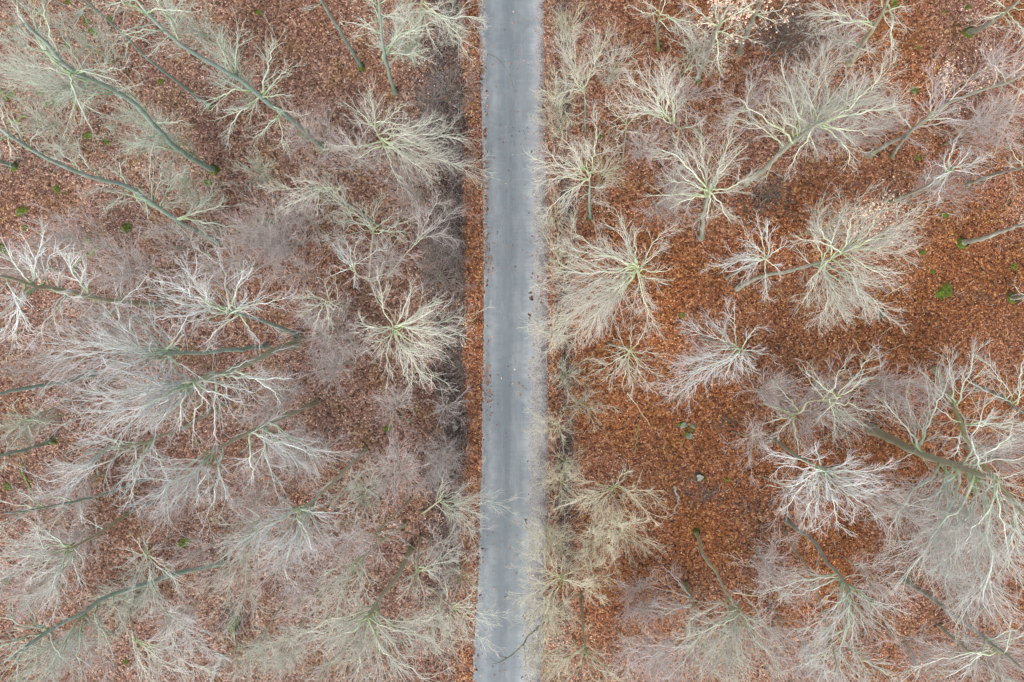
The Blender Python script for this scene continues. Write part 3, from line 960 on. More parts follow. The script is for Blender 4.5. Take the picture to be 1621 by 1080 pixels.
  [((1575,760),[(1610,750),(1560,820),(1530,860),(1620,830),(1590,870),(1540,700)]),((1510,737),[(1440,800),(1415,830),(1500,870),(1470,790),(1520,880)]),((1480,725),[(1430,660),(1440,620),(1470,650),(1400,640),(1500,600),(1410,740)]),((1530,742),[(1560,640),(1600,690),(1480,800),(1620,720)]),((1540,750),[(1450,880),(1440,910),(1500,920),(1520,950),(1570,960)])], 'pale','olive',{'thick':1.15,'dens':.8,'lowtwigs':12}),
 ("yellow-olive trunk slanting down across the thickest trunk at the right", (1478,585), [(1505,630),(1525,680),(1545,720),(1575,760),(1610,800),(1640,840)], 19, .26,
  [((1520,665),[(1470,610),(1500,570),(1540,560),(1480,640),(1590,660),(1460,590)]),((1535,685),[(1490,690),(1600,670),(1640,680),(1510,720)]),((1610,800),[(1590,860),(1600,900),(1640,900),(1650,860)])], 'pale','yellow',{'lowtwigs':9,'thick':1.25}),
 ("white twiggy beech at the right edge behind the yellow-olive trunk", (1545,612), [(1580,625),(1610,648),(1650,670)], 14, .17,
  [((1605,645),[(1550,570),(1530,600),(1580,590),(1621,570),(1640,610),(1590,700),(1600,620)])], 'pale','grey',{}),
 # ---- right bottom
 ("mossy cream shrub with crooked green stems, right verge in the lower third", (990,752), [(982,764),(968,774)], 5.5, .09,
  [((968,774),[(1000,745),(940,800),(905,790),(960,830),(1010,830),(1040,790),(910,760),(980,860),(930,850),(1030,820),(890,800),(950,770)])], 'yellow','olive',{'name':'shrub','dens':.95}),
 ("cream yellow bushy tree overhanging the road's right edge near the bottom", (905,880), [(897,900),(885,918)], 7, .1,
  [((886,916),[(830,900),(825,940),(845,975),(870,985),(900,965),(930,930),(945,945),(840,870),(890,885),(920,900),(860,930),(850,850),(835,920)])], 'yellow','olive',{'dens':1.15}),
 ("small tree with upright green trunk and yellowish crown at the bottom edge by the road", (919,943), [(922,985),(926,1020),(928,1042)], 8, .15,
  [((927,1035),[(880,1050),(900,1080),(960,1060),(980,1075),(870,1030),(940,1095),(860,1075),(905,1040),(950,1035)])], 'yellow','olive',{'dens':1.1}),
 ("straight pale stem with mossy foot on open leaves and a cream crown at the bottom", (1102,842), [(1115,880),(1133,905),(1150,940),(1170,965),(1185,985)], 15, .16,
  [((1172,968),[(1110,970),(1090,990),(1080,1010),(1130,1000),(1140,1040),(1180,1060),(1210,1040),(1220,1010),(1235,1060),(1150,1070),(1120,1030),(1200,990),(1160,1020)])], 'cream','olive',{'moss':1}),
 ("olive stem with pinkish white twigs spreading left, bottom right of the road", (1085,925), [(1097,955),(1103,1000),(1106,1030)], 10, .19,
  [((1105,1020),[(1010,1020),(1040,1035),(1000,1050),(1060,1070),(1110,1080),(1070,1010)]),((1097,955),[(1020,930),(1030,960),(1005,960),(1050,900)])], 'pink','olive',{}),
 ("pale forked trunk with long white hanging limbs in the lower right", (1246,826), [(1285,855),(1310,890),(1335,918),(1350,945)], 16, .2,
  [((1335,920),[(1270,920),(1255,940),(1215,940),(1300,915)]),((1348,940),[(1315,1000),(1320,1060),(1355,1010),(1345,1020),(1370,1000),(1300,960),(1280,1000),(1400,960),(1420,1000),(1340,1080)])], 'pale','grey',{'dens':.85,'thick':1.12}),
 ("slim stem beside the pale forked trunk, running to the bottom edge", (1243,842), [(1260,872),(1280,905),(1300,960),(1320,1030),(1328,1070)], 19, .1,
  [((1320,1030),[(1260,1060),(1290,1090),(1390,1060),(1350,1100),(1280,1020),(1375,1090)])], 'pale','olive',{}),
 ("grey trunk slanting to the bottom right corner", (1432,918), [(1500,965),(1545,1000),(1590,1035),(1630,1070)], 12, .24,
  [((1590,1035),[(1530,1040),(1450,1055),(1600,980),(1580,1090),(1610,1000),(1500,1070),(1640,1000)])], 'pale','grey',{}),
 ("short olive trunk parallel to the slanting grey trunk in the bottom right corner", (1488,992), [(1520,1020),(1555,1045),(1590,1075)], 9, .15, [((1590,1075),[(1560,1100),(1620,1090),(1600,1120)])], 'green','olive',{}),
 ("thin yellow-olive trunk leaving at the bottom edge, lower right", (1358,1030), [(1385,1055),(1420,1088)], 7, .12, [((1420,1088),[(1450,1120),(1410,1130)])], 'cream','yellow',{}),
]

seed = 100
for (lab, base, path, hf, r, cl, ls, bs, opt) in TREES:
    seed += 1
    left = base[0] < 810
    build_tree(opt.get('name', "beech_tree"), opt.get('name', "tree"), lab, GL if left else GR, base, path, hf, r, cl, ls, bs, seed,
               dens=opt.get('dens', 1.0), thick=opt.get('thick', 1.0), moss=bool(opt.get('moss')), leaves=opt.get('leaves'), lowtwigs=opt.get('lowtwigs', 4))

# roadside shrubs and saplings: base, crown centre, crown radius (seen), height
GS_L = "leafless saplings left of the road"
GS_R = "leafless saplings and shrubs right of the road"
SAPL = [
 ("grey-green shrub on the right verge at mid height", (925,605), (930,640), 42, 5, 'green'),
 ("low cream shrub in the right ditch above the bushy roadside tree", (900,850), (880,870), 48, 6, 'yellow'),
 ("wispy shrub on the right verge between grey-green and mossy cream shrubs", (905,715), (895,735), 36, 4, 'yellow'),
 ("pink-grey sapling above the spreading young beech by the left ditch", (590,255), (560,235), 60, 8, 'pink'),
 ("grey sapling tangle on the upper left ditch edge", (690,215), (680,160), 48, 6, 'umber'),
 ("dim grey sapling in the dark ditch, left at upper mid height", (675,320), (655,295), 60, 7, 'umber'),
 ("purplish sapling thicket under the slim cream spray, left", (490,385), (440,370), 65, 8, 'pink'),
 ("purplish sapling left of the pink thicket, under the upright white sprays", (400,430), (345,405), 70, 9, 'pink'),
 ("pinkish twiggy sapling right of the mossy dark trunk, left middle", (260,440), (200,420), 65, 9, 'pink'),
 ("pinkish sapling with fine twigs below the moss tufts near the left edge", (150,390), (105,375), 50, 8, 'pink'),
 ("pink twig haze right of the upright white sprays", (500,440), (465,430), 60, 8, 'pink'),
 ("fine sapling between the thick mossy trunk and the wide yellow-green beech", (560,560), (530,575), 52, 6, 'pink'),
 ("thin sapling on red litter below the wide yellow-green beech", (640,640), (625,650), 50, 5, 'pink'),
 ("grey sapling spreading over the left ditch in the lower third", (650,730), (625,745), 70, 8, 'pink'),
 ("grey-green sapling left of the loose roadside beech, lower third", (610,775), (570,790), 62, 8, 'green'),
 ("thin sapling beside the left bank just above the loose roadside beech", (710,700), (700,715), 42, 5, 'pink'),
 ("pinkish sapling under the winding white limbs, lower left", (440,770), (395,790), 60, 8, 'pink'),
 ("pale fine sapling at the left edge under the left-combed beech", (80,560), (35,565), 50, 9, 'pink'),
 ("fine sapling at the left edge between dark trunk and mossy short trunk", (90,655), (40,670), 45, 7, 'green'),
 ("pinkish sapling under the two long white limbs, lower left", (140,760), (90,775), 50, 7, 'pink'),
 ("grey sapling above the long green trunk's foot, lower left", (330,860), (300,880), 50, 7, 'pink'),
 ("pink-grey sapling at the bottom edge near the bottom left corner", (160,1010), (110,1045), 55, 8, 'pink'),
 ("grey sapling right of the dark hollow at the bottom edge", (470,980), (445,1030), 60, 8, 'cream'),
 ("pinkish sapling between the white hanging twigs and the dark hollow", (310,930), (280,980), 55, 7, 'pink'),
 ("light sapling in the top left among the moss tufts", (160,90), (110,50), 55, 9, 'green'),
 ("grey sapling between slim straight trunk and kinked beech, top left", (300,235), (250,215), 50, 9, 'green'),
 ("light sapling by the left edge above the mossy-footed trunk", (80,215), (40,190), 55, 9, 'green'),
 ("sparse pale sapling below the kinked beech, upper left", (430,290), (395,260), 42, 8, 'green'),
 ("pale sapling under the long leaning beech, upper left", (320,330), (285,300), 45, 8, 'green'),
 ("light twiggy sapling at the top edge beside the road on the left", (715,55), (710,25), 45, 6, 'cream'),
 ("light sapling in the right ditch at the top edge", (905,60), (900,30), 40, 5, 'yellow'),
 ("cream sapling between the right ditch and the slim mossy-footed tree at the top", (980,125), (975,100), 45, 5, 'cream'),
 ("pale pink sapling under the white upswept crown, upper right", (1035,240), (1030,220), 45, 6, 'pink'),
 ("dense grey thicket at the top edge, right of the tan-leaved beeches", (1230,85), (1255,50), 60, 6, 'dark'),
 ("dark brown brush left of the two-part cream crown", (1210,325), (1222,312), 42, 3, 'dark'),
 ("pink-grey sapling left of the large forked beech, upper right", (1150,190), (1190,150), 60, 8, 'pink'),
 ("pale sapling near the right edge above the pale trunks", (1530,215), (1570,195), 50, 7, 'pink'),
 ("light twigs at the right edge beside the thick pale trunk in the corner", (1560,110), (1600,90), 50, 8, 'pink'),
 ("thin sapling above the thickest olive trunk, right", (1370,600), (1420,615), 60, 10, 'pink'),
 ("pinkish sapling between the drooping white crown and the huge white crown", (1360,760), (1395,790), 55, 9, 'pink'),
 ("pinkish sapling left of the drooping white crown, lower right", (1170,690), (1200,700), 50, 7, 'pink'),
 ("pink-grey sapling under the long hanging limbs, lower right", (1215,880), (1235,910), 55, 8, 'pink'),
 ("pinkish sapling right of the pale forked trunk, lower right", (1370,890), (1410,930), 60, 8, 'pink'),
 ("grey sapling at the bottom edge between the two slanting trunks", (1420,990), (1465,1040), 60, 9, 'pink'),
 ("fine sapling on the open leaf floor beside the olive stem, bottom", (1020,930), (1030,965), 45, 6, 'pink'),
 ("pale sapling at the bottom edge right of the bushy roadside tree", (985,1000), (1000,1050), 50, 7, 'pink'),
 ("cream sapling right of the low ditch shrub in the lower third", (960,810), (985,845), 52, 6, 'yellow'),
]
SAPL += [
 ("fine pinkish sapling above the wide yellow-green beech, left", None, (600,400), 55, 8, 'pink'),
 ("fine greyish sapling in the left ditch at mid height", None, (690,430), 48, 6, 'umber'),
 ("pinkish sapling straight left of the wide yellow-green beech", None, (505,530), 55, 8, 'pink'),
 ("fine pinkish sapling left of the bright white fork", None, (480,350), 58, 8, 'pink'),
 ("purplish twigs directly below the long leaning beech's foot", None, (400,380), 60, 8, 'pink'),
 ("pinkish sapling between moss tufts and upright white sprays, left", None, (270,385), 55, 8, 'pink'),
 ("pinkish sapling right of the moss mound cut by the left edge", None, (55,420), 50, 9, 'pink'),
 ("fine twigs below the mossy dark trunk, left middle", None, (140,500), 60, 9, 'pink'),
 ("fine grey sapling between left-combed beech and left edge", None, (90,590), 45, 8, 'pink'),
 ("fine grey sapling under the right half of the broadest white crown", None, (430,625), 60, 8, 'pink'),
 ("fine sapling under the tips of the broadest white crown", None, (230,650), 60, 9, 'pink'),
 ("pale sapling between the two long white limbs and the winding white limbs", None, (290,780), 55, 9, 'pink'),
 ("pinkish sapling between winding white limbs and dense white fan", None, (470,740), 60, 8, 'pink'),
 ("pinkish sapling right under the dense white fan", None, (440,890), 62, 9, 'pink'),
 ("grey sapling between dense white fan and the pinkish fans", None, (540,860), 55, 8, 'pink'),
 ("pinkish sapling left of the broad pale crown at the bottom edge", None, (480,960), 55, 9, 'pink'),
 ("pale sapling at the very bottom under the broad pale crown", None, (560,1040), 70, 10, 'cream'),
 ("pale sapling at the bottom edge beside the road on the left", None, (680,1000), 62, 9, 'cream'),
 ("thin grey sapling on the left bank near the overhanging bottom beech", None, (700,880), 50, 7, 'pink'),
 ("fine pale sapling at the left edge in the lower left", None, (35,930), 60, 9, 'pink'),
 ("greenish sapling under the long green trunk, lower left", None, (180,960), 60, 8, 'green'),
 ("fine pinkish sapling under the white fan at the lower left edge", None, (110,860), 60, 8, 'pink'),
 ("pale sapling in the bottom left corner", None, (40,1050), 60, 9, 'green'),
 ("light green sapling at the left edge in the top left corner", None, (30,110), 55, 10, 'green'),
 ("greenish sapling under the whorl of white-green limbs, top left", None, (190,170), 60, 10, 'green'),
 ("pale green sapling under the kinked beech's upper fan", None, (350,110), 58, 10, 'green'),
 ("pale sapling at the top edge right of the kinked beech", None, (300,30), 55, 10, 'green'),
 ("sparse sapling left of the spreading young beech, upper left", None, (480,210), 48, 8, 'pink'),
 ("grey sapling at the top edge between upright beech and road", None, (640,60), 55, 7, 'green'),
 ("cream sapling at the right road edge level with the star-shaped crown", None, (890,420), 48, 6, 'yellow'),
 ("fine cream sapling at the right road edge, second from the top", None, (890,150), 45, 6, 'yellow'),
 ("cream sapling by the straight green trunk at the right road edge", None, (960,270), 45, 6, 'yellow'),
 ("pale sapling under the beech with tan leaves, top", None, (1110,70), 55, 8, 'cream'),
 ("pinkish sapling below the beech with tan leaves", None, (1090,150), 55, 8, 'pink'),
 ("pale pinkish sapling under the whorl of winding white limbs", None, (1070,300), 58, 8, 'pink'),
 ("pale sapling at the upper rim of the two-part cream crown", None, (1340,345), 60, 10, 'cream'),
 ("pinkish sapling below the large forked beech, upper right", None, (1300,200), 60, 9, 'pink'),
 ("pale sapling right of the large forked beech", None, (1400,190), 50, 8, 'pink'),
 ("pale sapling at the right edge under the long beech with the tan tuft", None, (1600,170), 55, 8, 'pink'),
 ("pale twigs round the bluish white crown, right side", None, (1500,290), 45, 8, 'pink'),
 ("grey sapling at the top edge beside the grey-green trunk", None, (1350,40), 55, 8, 'pink'),
 ("fine sapling left of the flat cream crown, right of the hanging white crown", None, (1225,620), 48, 8, 'pink'),
 ("pinkish sapling under the flat cream crown", None, (1310,660), 60, 10, 'pink'),
 ("pinkish sapling under the drooping white crown", None, (1270,790), 65, 10, 'pink'),
 ("pale sapling under the huge white crown, lower right", None, (1490,830), 70, 11, 'pink'),
 ("pale sapling at the right edge under the huge white crown", None, (1590,850), 70, 11, 'pink'),
 ("pale pinkish sapling at the right edge under the yellow-olive trunk", None, (1590,720), 62, 10, 'pink'),
 ("pinkish sapling at the bottom edge under the long hanging limbs", None, (1290,1040), 65, 10, 'pink'),
 ("fine sapling right of the cream crown at the bottom", None, (1230,1000), 55, 9, 'pink'),
 ("pinkish sapling above the slanting grey trunk, lower right", None, (1530,930), 60, 9, 'pink'),
 ("pale sapling under the cream crown at the bottom", None, (1130,1040), 60, 9, 'cream'),
 ("pinkish sapling at the bottom edge left of the olive stem", None, (1040,1050), 55, 8, 'pink'),
 ("pale sapling in the bottom right corner", None, (1590,1060), 60, 9, 'pink'),
 ("cream twigs between mossy shrub and bushy roadside tree", None, (950,860), 50, 6, 'yellow'),
]
SAPL += [
 ("low yellowish twigs on the right verge just above the cream yellow bushy tree", None, (868,845), 40, 4, 'yellow'),
 ("low yellowish twigs at the right road edge between mossy shrub and wispy shrub", None, (885,765), 40, 4, 'yellow'),
 ("thin greenish twigs on the right verge just above the grey-green shrub", None, (900,590), 36, 4, 'green'),
 ("thin cream twigs on the right verge below the grey-green shrub", None, (880,680), 38, 4, 'yellow'),
 ("low yellowish twigs at the very bottom on the right road edge", None, (858,1040), 44, 5, 'yellow'),
 ("wispy twigs at the right road edge below the star-shaped crown", None, (880,525), 38, 4, 'yellow'),
 ("wispy twigs at the right road edge above the star-shaped crown", None, (880,345), 38, 4, 'yellow'),
 ("wispy cream twigs in the right ditch beside the forked young tree", None, (885,200), 38, 4, 'yellow'),
 ("loose yellowish twigs right of the cream yellow bushy tree", None, (945,915), 45, 5, 'yellow'),
 ("low twigs at the right verge in line with the bent dark bough", None, (868,985), 44, 5, 'yellow'),
 ("grey twig tangle in the upper left ditch beside the leaf bank", None, (705,130), 45, 5, 'umber'),
 ("grey twig tangle in the left ditch right of the spreading young beech", None, (712,250), 48, 5, 'umber'),
 ("grey twig tangle in the left ditch below the spreading young beech", None, (705,330), 48, 5, 'umber'),
 ("grey twig tangle in the left ditch at the leaning white forked stem", None, (712,400), 46, 5, 'umber'),
 ("thin twigs in the left ditch beside the rotten stump", None, (705,650), 40, 4, 'pink'),
 ("thin twigs on the left ditch edge above the loose roadside beech", None, (690,740), 44, 5, 'pink'),
 ("thin twigs in the left ditch at the overhanging bottom beech", None, (725,920), 42, 5, 'cream'),
]
PROTO = {}


def sapling_proto(style, kind, sd):
    """a leafless young tree about 7 m tall (or a low many-stemmed shrub), crown radius 2.1 m"""
    rng = np.random.RandomState(sd)
    h = 7.0 if kind == "sapling" else 3.4
    ends = []
    n = 10 if kind == "sapling" else 12
    for k in range(n):
        a = rng.rand() * .5 + k * 2.4
        rad = 1.75 * math.sqrt((k + .8) / n) * rng.uniform(.55, 1.35)
        z = h * rng.uniform(.62, .95) * (1 - .18 * (rad / 1.75) ** 2)
        s_ = (H - z) * SX
        ends.append((CU + math.cos(a) * rad / s_, CV + math.sin(a) * rad / s_, z))
    hf = h * .55
    low = [(CU + rng.uniform(-3, 3), CV + rng.uniform(-3, 3)), (CU + rng.uniform(-7, 7), CV + rng.uniform(-7, 7))]
    cl = [(low[0], ends[::3]), (low[1], ends[1::3] + ends[2::3])]
    return build_tree(kind, kind, "", "", (CU, CV), low, hf, .05 if kind == "sapling" else .04, cl, style, 'olive', sd, dens=.9 if kind == "sapling" else 1.0, lowtwigs=2)


def copy_thing(root):
    c = root.copy()
    COL.objects.link(c)
    for ch in list(root.children):
        d = ch.copy()
        COL.objects.link(d)
        d.parent = c
    return c


VARIANTS = {('umber', 'sapling'): 2, ('umber', 'shrub'): 2, ('yellow', 'shrub'): 4, ('yellow', 'sapling'): 3, ('pink', 'sapling'): 5, ('cream', 'sapling'): 3, ('green', 'sapling'): 3, ('cream', 'shrub'): 3, ('green', 'shrub'): 1, ('dark', 'shrub'): 2}
for i, (lab, base, cc, rad, h, st) in enumerate(SAPL):
    rng = np.random.RandomState(5000 + i)
    kind = "shrub" if (h < 7 and st in ('cream', 'green', 'dark', 'yellow', 'umber')) else "sapling"
    h0 = 7.0 if kind == "sapling" else 3.4
    lst = PROTO.setdefault((st, kind), [])
    if len(lst) < VARIANTS[(st, kind)]:
        o = sapling_proto(st, kind, 700 + i)
        lst.append([o, False])
        src = o
    else:
        o = copy_thing(lst[i % len(lst)][0])
    zc = h * .72
    sc_xy = rad * SX * (H - zc) / (2.15 if kind == 'sapling' else 1.9)
    cc = np.array(cc, float)
    N_ = np.array([CU, CV])
    b = N_ + (cc - N_) * (H - zc) / H
    p = P3(b[0], b[1])
    o.location = (p[0], p[1], FLOORZ(p[0], p[1]))
    o.scale = (sc_xy * rng.uniform(.95, 1.2), sc_xy * rng.uniform(.95, 1.2), h / h0)
    o.rotation_euler = (0, 0, rng.rand() * 6.28)
    tag(o, lab, kind, GS_L if cc[0] < 810 else GS_R)

# ------------------------------------------------------------------ moss tufts
def moss_variant(seed):
    rng = np.random.RandomState(seed)
    V, T, Q = [], [], []
    # low lumpy dome
    nu, nv = 18, 6
    lob = rng.rand(4) * 6.28
    for j in range(nv):
        f = 1 - j / (nv - 1)
        for i in range(nu):
            a = i * 2 * math.pi / nu
            w = 1 + .22 * math.sin(2 * a + lob[0]) + .16 * math.sin(3 * a + lob[1]) + .10 * math.sin(5 * a + lob[2]) + .1 * (rng.rand() - .5)
            rr = math.sin(f * math.pi / 2) * w
            V.append((rr * math.cos(a), rr * math.sin(a), (.42 * math.cos(f * math.pi / 2) - .04) * (1 + .25 * math.sin(4 * a + lob[3] + j))))
    for j in range(nv - 1):
        for i in range(nu):
            Q.append((j * nu + i, j * nu + (i + 1) % nu, (j + 1) * nu + (i + 1) % nu, (j + 1) * nu + i))
    # fronds
    b = len(V)
    for k in range(170):
        a, rr = rng.rand() * 6.28, math.sqrt(rng.rand()) * 1.15
        p = np.array([rr * math.cos(a), rr * math.sin(a), .40 * math.sqrt(max(0, 1 - min(rr, 1) ** 2))])
        d = norm(np.array([math.cos(a) * rr * .8, math.sin(a) * rr * .8, .7]) + rng.normal(size=3) * .45)
        s = norm(np.cross(d, rng.normal(size=3))) * .07
        l = rng.uniform(.14, .36)
        V += [tuple(p - s), tuple(p + s), tuple(p + d * l)]
        T.append((b, b + 1, b + 2))
        b += 3
    me = make_mesh("moss_tuft", np.array(V), Q, T)
    me.materials.append(M_MOSS)
    return me


mossv = [moss_variant(s) for s in (1, 2, 3, 4, 5)]
MOSS = [  # u, v, radius px, stretch, label
 (147,50,7,1.2,"round bright moss tuft in the top left, larger of a pair"), (138,35,5,1.,"small moss tuft above the larger of the top left pair"),
 (107,73,5,1.1,"small moss tuft under the white-green limb whorl, top left"), (92,160,8,1.3,"moss tuft at the end of the mossy log, upper left"),
 (140,215,6,1.2,"moss tuft under hanging twigs, upper left"), (90,300,6,1.1,"round moss tuft left of the long leaning beech, upper of two"),
 (35,335,8,1.2,"large bright moss tuft near the left edge at upper mid height"), (103,306,3,1.,"tiny moss tuft right beside the upper round tuft"),
 (41,361,5,1.,"dim moss tuft just below the large bright one near the left edge"), (3,395,9,1.4,"moss mound cut by the left edge"),
 (201,361,8,1.1,"moss tuft on open leaves right of the purplish twigs"), (140,380,5,1.,"pale moss tuft above the mossy log by the pink twigs"),
 (220,305,6,1.4,"moss tuft pressed against the long leaning beech trunk"), (425,355,10,1.2,"dull green moss mound under the slim cream spray"),
 (118,428,6,1.4,"yellowish moss patch at the lower end of the mossy log"), (62,148,5,1.2,"moss tuft below the left fork of the top left whorl"), (175,30,5,1.,"moss tuft at the top right of the top left pair"),
 (60,20,5,1.3,"moss tuft at the top edge near the top left corner"), (18,150,6,1.3,"moss tuft touching the mossy log at the left edge"),
 (255,130,5,1.,"moss tuft between slim straight trunk and limb whorl"), (170,225,5,1.2,"moss tuft right of the tuft under hanging twigs"),
 (410,20,5,1.,"moss tuft at the top edge right of the kinked beech"), (480,215,7,1.5,"dull moss patch beside the kinked beech's foot"),
 (65,245,5,1.,"moss tuft above the mossy-footed trunk by the left edge"), (295,285,5,1.2,"moss tuft left of the large forking beech's foot"),
 (20,45,5,1.,"moss tuft in the top left corner"), (330,290,6,1.4,"dull moss patch below the large forking beech's foot"),
 (200,1047,5,1.,"moss tuft near the bottom edge in the lower left"),
 (12,920,5,1.,"moss tuft cut low at the left edge, lower left"), (13,770,6,1.,"moss tuft at the left edge below the short dark trunk"),
 (290,860,8,1.5,"moss mound by the foot of the hanging white twigs, lower left"), (310,700,4,1.,"small moss tuft under the winding white limbs"),
 (614,678,6,1.2,"yellow-green moss patch on red litter left of the ditch"), (650,667,3,1.,"tiny bright moss spot beside the yellow-green patch"),
 (455,655,5,1.,"moss spot against the mossy trunk foot, left centre"), (690,324,4,1.,"small moss spot in the upper left ditch"),
 (370,988,9,1.5,"moss on the rim of the dark hollow at the bottom"), (108,3,5,1.,"moss tuft at the top edge, top left"),
 (948,215,6,1.,"bright moss tuft beside the right ditch near the top"), (1080,499,5,1.,"vivid green tuft alone on the open leaf floor"),
 (1530,14,5,1.,"bright moss tuft at the top edge, top right"), (1452,76,4,1.,"small moss spot on leaves, top right"),
 (1448,143,6,1.,"dark moss tuft left of the tan leaf tuft"), (1453,250,5,1.,"moss tuft right of the twin grey stems"),
 (1497,341,5,1.,"moss tuft between the pale trunks on the right"), (1461,400,5,1.,"moss tuft on leaves right of the two-part cream crown"),
 (1476,430,4,1.,"tiny moss tuft above the biggest moss cushion"), (1495,462,12,1.2,"biggest moss cushion on the open leaf floor, right"),
 (1606,422,6,1.,"bright moss tuft near the right edge between two pale trunks"), (1415,8,6,1.3,"dark moss tuft at the top edge beside the grey-green trunk"),
 (1150,760,4,1.,"dull green tuft right of the mossy stump"), (1493,20,3,1.,"faint moss spot at the top edge, right of the thick trunk"),
]
for k, (u, v, rp, st, lab) in enumerate(MOSS):
    o = link("moss_tuft", mossv[k % 5])
    p = P3(u, v)
    r = rp * H * SX * .92
    o.location = (p[0], p[1], FLOORZ(p[0], p[1]))
    o.scale = (r * st, r, r * 1.0)
    o.rotation_euler = (0, 0, (k * 1.7) % 6.28)
    tag(o, lab, "moss", "moss tufts on the leaf litter")

# ------------------------------------------------------------------ dead wood, stones, stumps
def stick(name, cat, label, pts, r, mat, seed, group="fallen branches on the leaf litter", side=2, lift=.06, thick_end=.35, sides=7):
    rng = np.random.RandomState(seed)
    W = []
    for q in pts:
        z = q[2] if len(q) > 2 else None
        p = P3(q[0], q[1], z or 0)
        if z is None:
            p[2] = FLOORZ(p[0], p[1]) + lift
        W.append(p)
    Q = resample(W, 12)
    Q = Q + rng.normal(size=Q.shape) * r * .6 * np.array([1, 1, .3])
    t = np.linspace(0, 1, 12)
    R = r * (1 - (1 - thick_end) * t) * rng.uniform(.9, 1.1, 12)
    tb = Tubes()
    tb.add(Q[None], R[None], sides, np.zeros((1, 12)), rng)
    root = bpy.data.objects.new(name, None)
    root.location = W[0]
    COL.objects.link(root)
    tag(root, label, cat, group)
    link("stem", tb.mesh("stem", W[0]), mat, root)
    if side:
        L = float(np.sum(np.linalg.norm(np.diff(Q, axis=0), axis=1)))
        Ps, Rs, Ls = grow(Q[None], R[None], np.array([L]), rng, L / side, .25, (30, 55), .4, 5, r * .5, .006, .2, .0)
        for a, b in zip(Ps, Rs):
            sb = Tubes()
            sb.add(a[None], b[None], 4, np.zeros((1, 5)), rng)
            link("side_branch", sb.mesh("side_branch", W[0]), mat, root)
    # broken butt end
    return root


STICKS = [
 ("yellow fallen branch in the upper right under the tan tuft", [(1616,140),(1600,185),(1585,215),(1571,252)], .06, M_DEADWOOD, 3),
 ("short pale stick near the top right corner", [(1575,5),(1545,25)], .05, M_DEADWOOD, 0),
 ("pale stick below the two-part cream crown, right", [(1436,449),(1415,460),(1398,472)], .06, M_DEADWOOD, 1),
 ("thin pale stick left of the biggest moss cushion, lower", [(1412,518),(1392,532)], .04, M_DEADWOOD, 0),
 ("slim forked yellow sticks leaning over the flat cream crown", [(1350,535),(1366,560),(1376,580)], .05, M_DEADWOOD, 2),
 ("long thin yellow stick right of the slim forked sticks", [(1430,545),(1390,562)], .035, M_DEADWOOD, 0),
 ("straight pale branch fallen below the round cream fan", [(992,622),(1010,645),(1032,678)], .05, M_DEADWOOD, 1),
 ("curved mossy branch on leaves between round fan and mossy shrub", [(1010,672),(1008,695),(1003,722)], .06, M_MOSSYWOOD, 1),
 ("bent grey branch like a hook right of the mossy cream shrub", [(1065,768),(1069,780),(1075,793),(1066,808),(1057,820)], .09, M_DEADGREY, 1),
 ("yellow branch across the cream crown at the bottom", [(1160,937),(1185,941),(1212,944)], .06, M_DEADWOOD, 1),
 ("pale twig above the bare dark green trunk at the top left", [(462,30),(470,42)], .05, M_DEADWOOD, 0),
 ("short yellow twig lying right of the biggest moss cushion", [(1540,445),(1530,452)], .03, M_DEADWOOD, 0),
 ("grey stick lying below the drooping white crown, lower right", [(1470,880),(1490,895)], .05, M_DEADGREY, 0),
]
for k, (lab, pts, r, m, sd) in enumerate(STICKS):
    stick("fallen_branch", "branch", lab, pts, r, m, 900 + k, side=sd)
stick("hanging_branch", "branch", "dark crooked bough reaching over the road's right edge at the bottom", [(862,985,3.2),(842,1003,3.0),(822,1025,2.8),(803,1042,2.6),(785,1052,2.4)], .065, M_DEADDARK, 930, group="dark boughs above the road", side=5)
stick("hanging_branch", "branch", "thin dark bough curving over the road at the top", [(772,85,5.2),(790,95,5.3),(806,118,5.2),(818,150,5.0)], .017, M_DEADDARK, 931, group="dark boughs above the road", side=4)
LOGS = [
 ("mossy log slanting left of the pink twigs, left middle", [(156,392),(138,405),(116,424)], .13, M_MOSSYWOOD),
 ("mossy log under the top left whorl of limbs", [(70,168),(83,162),(98,155)], .15, M_MOSSYWOOD),
 ("thin mossy log near the left edge above the mossy-footed trunk", [(14,196),(30,190),(46,184)], .09, M_MOSSYWOOD),
 ("mossy log cut by the left edge near the top left", [(0,142),(6,150),(14,160)], .12, M_MOSSYWOOD),
 ("upright-lying thin mossy log at the left edge, lower left", [(34,735),(42,758),(50,775),(58,790)], .07, M_MOSSYWOOD),
 ("grey rotten log at the bottom edge below the dark hollow", [(354,1038),(345,1055),(336,1078)], .17, M_DEADGREY),
 ("long mossy log under the long green trunk, lower left", [(122,175),(112,155),(104,135)], .07, M_MOSSYWOOD),
]
for k, (lab, pts, r, m) in enumerate(LOGS):
    if k == 6:
        lab = "thin mossy log lying upright below the top left whorl of limbs"
    stick("log", "log", lab, pts, r, m, 950 + k, group="mossy logs on the forest floor", side=1, lift=r * .6, thick_end=.8, sides=10)


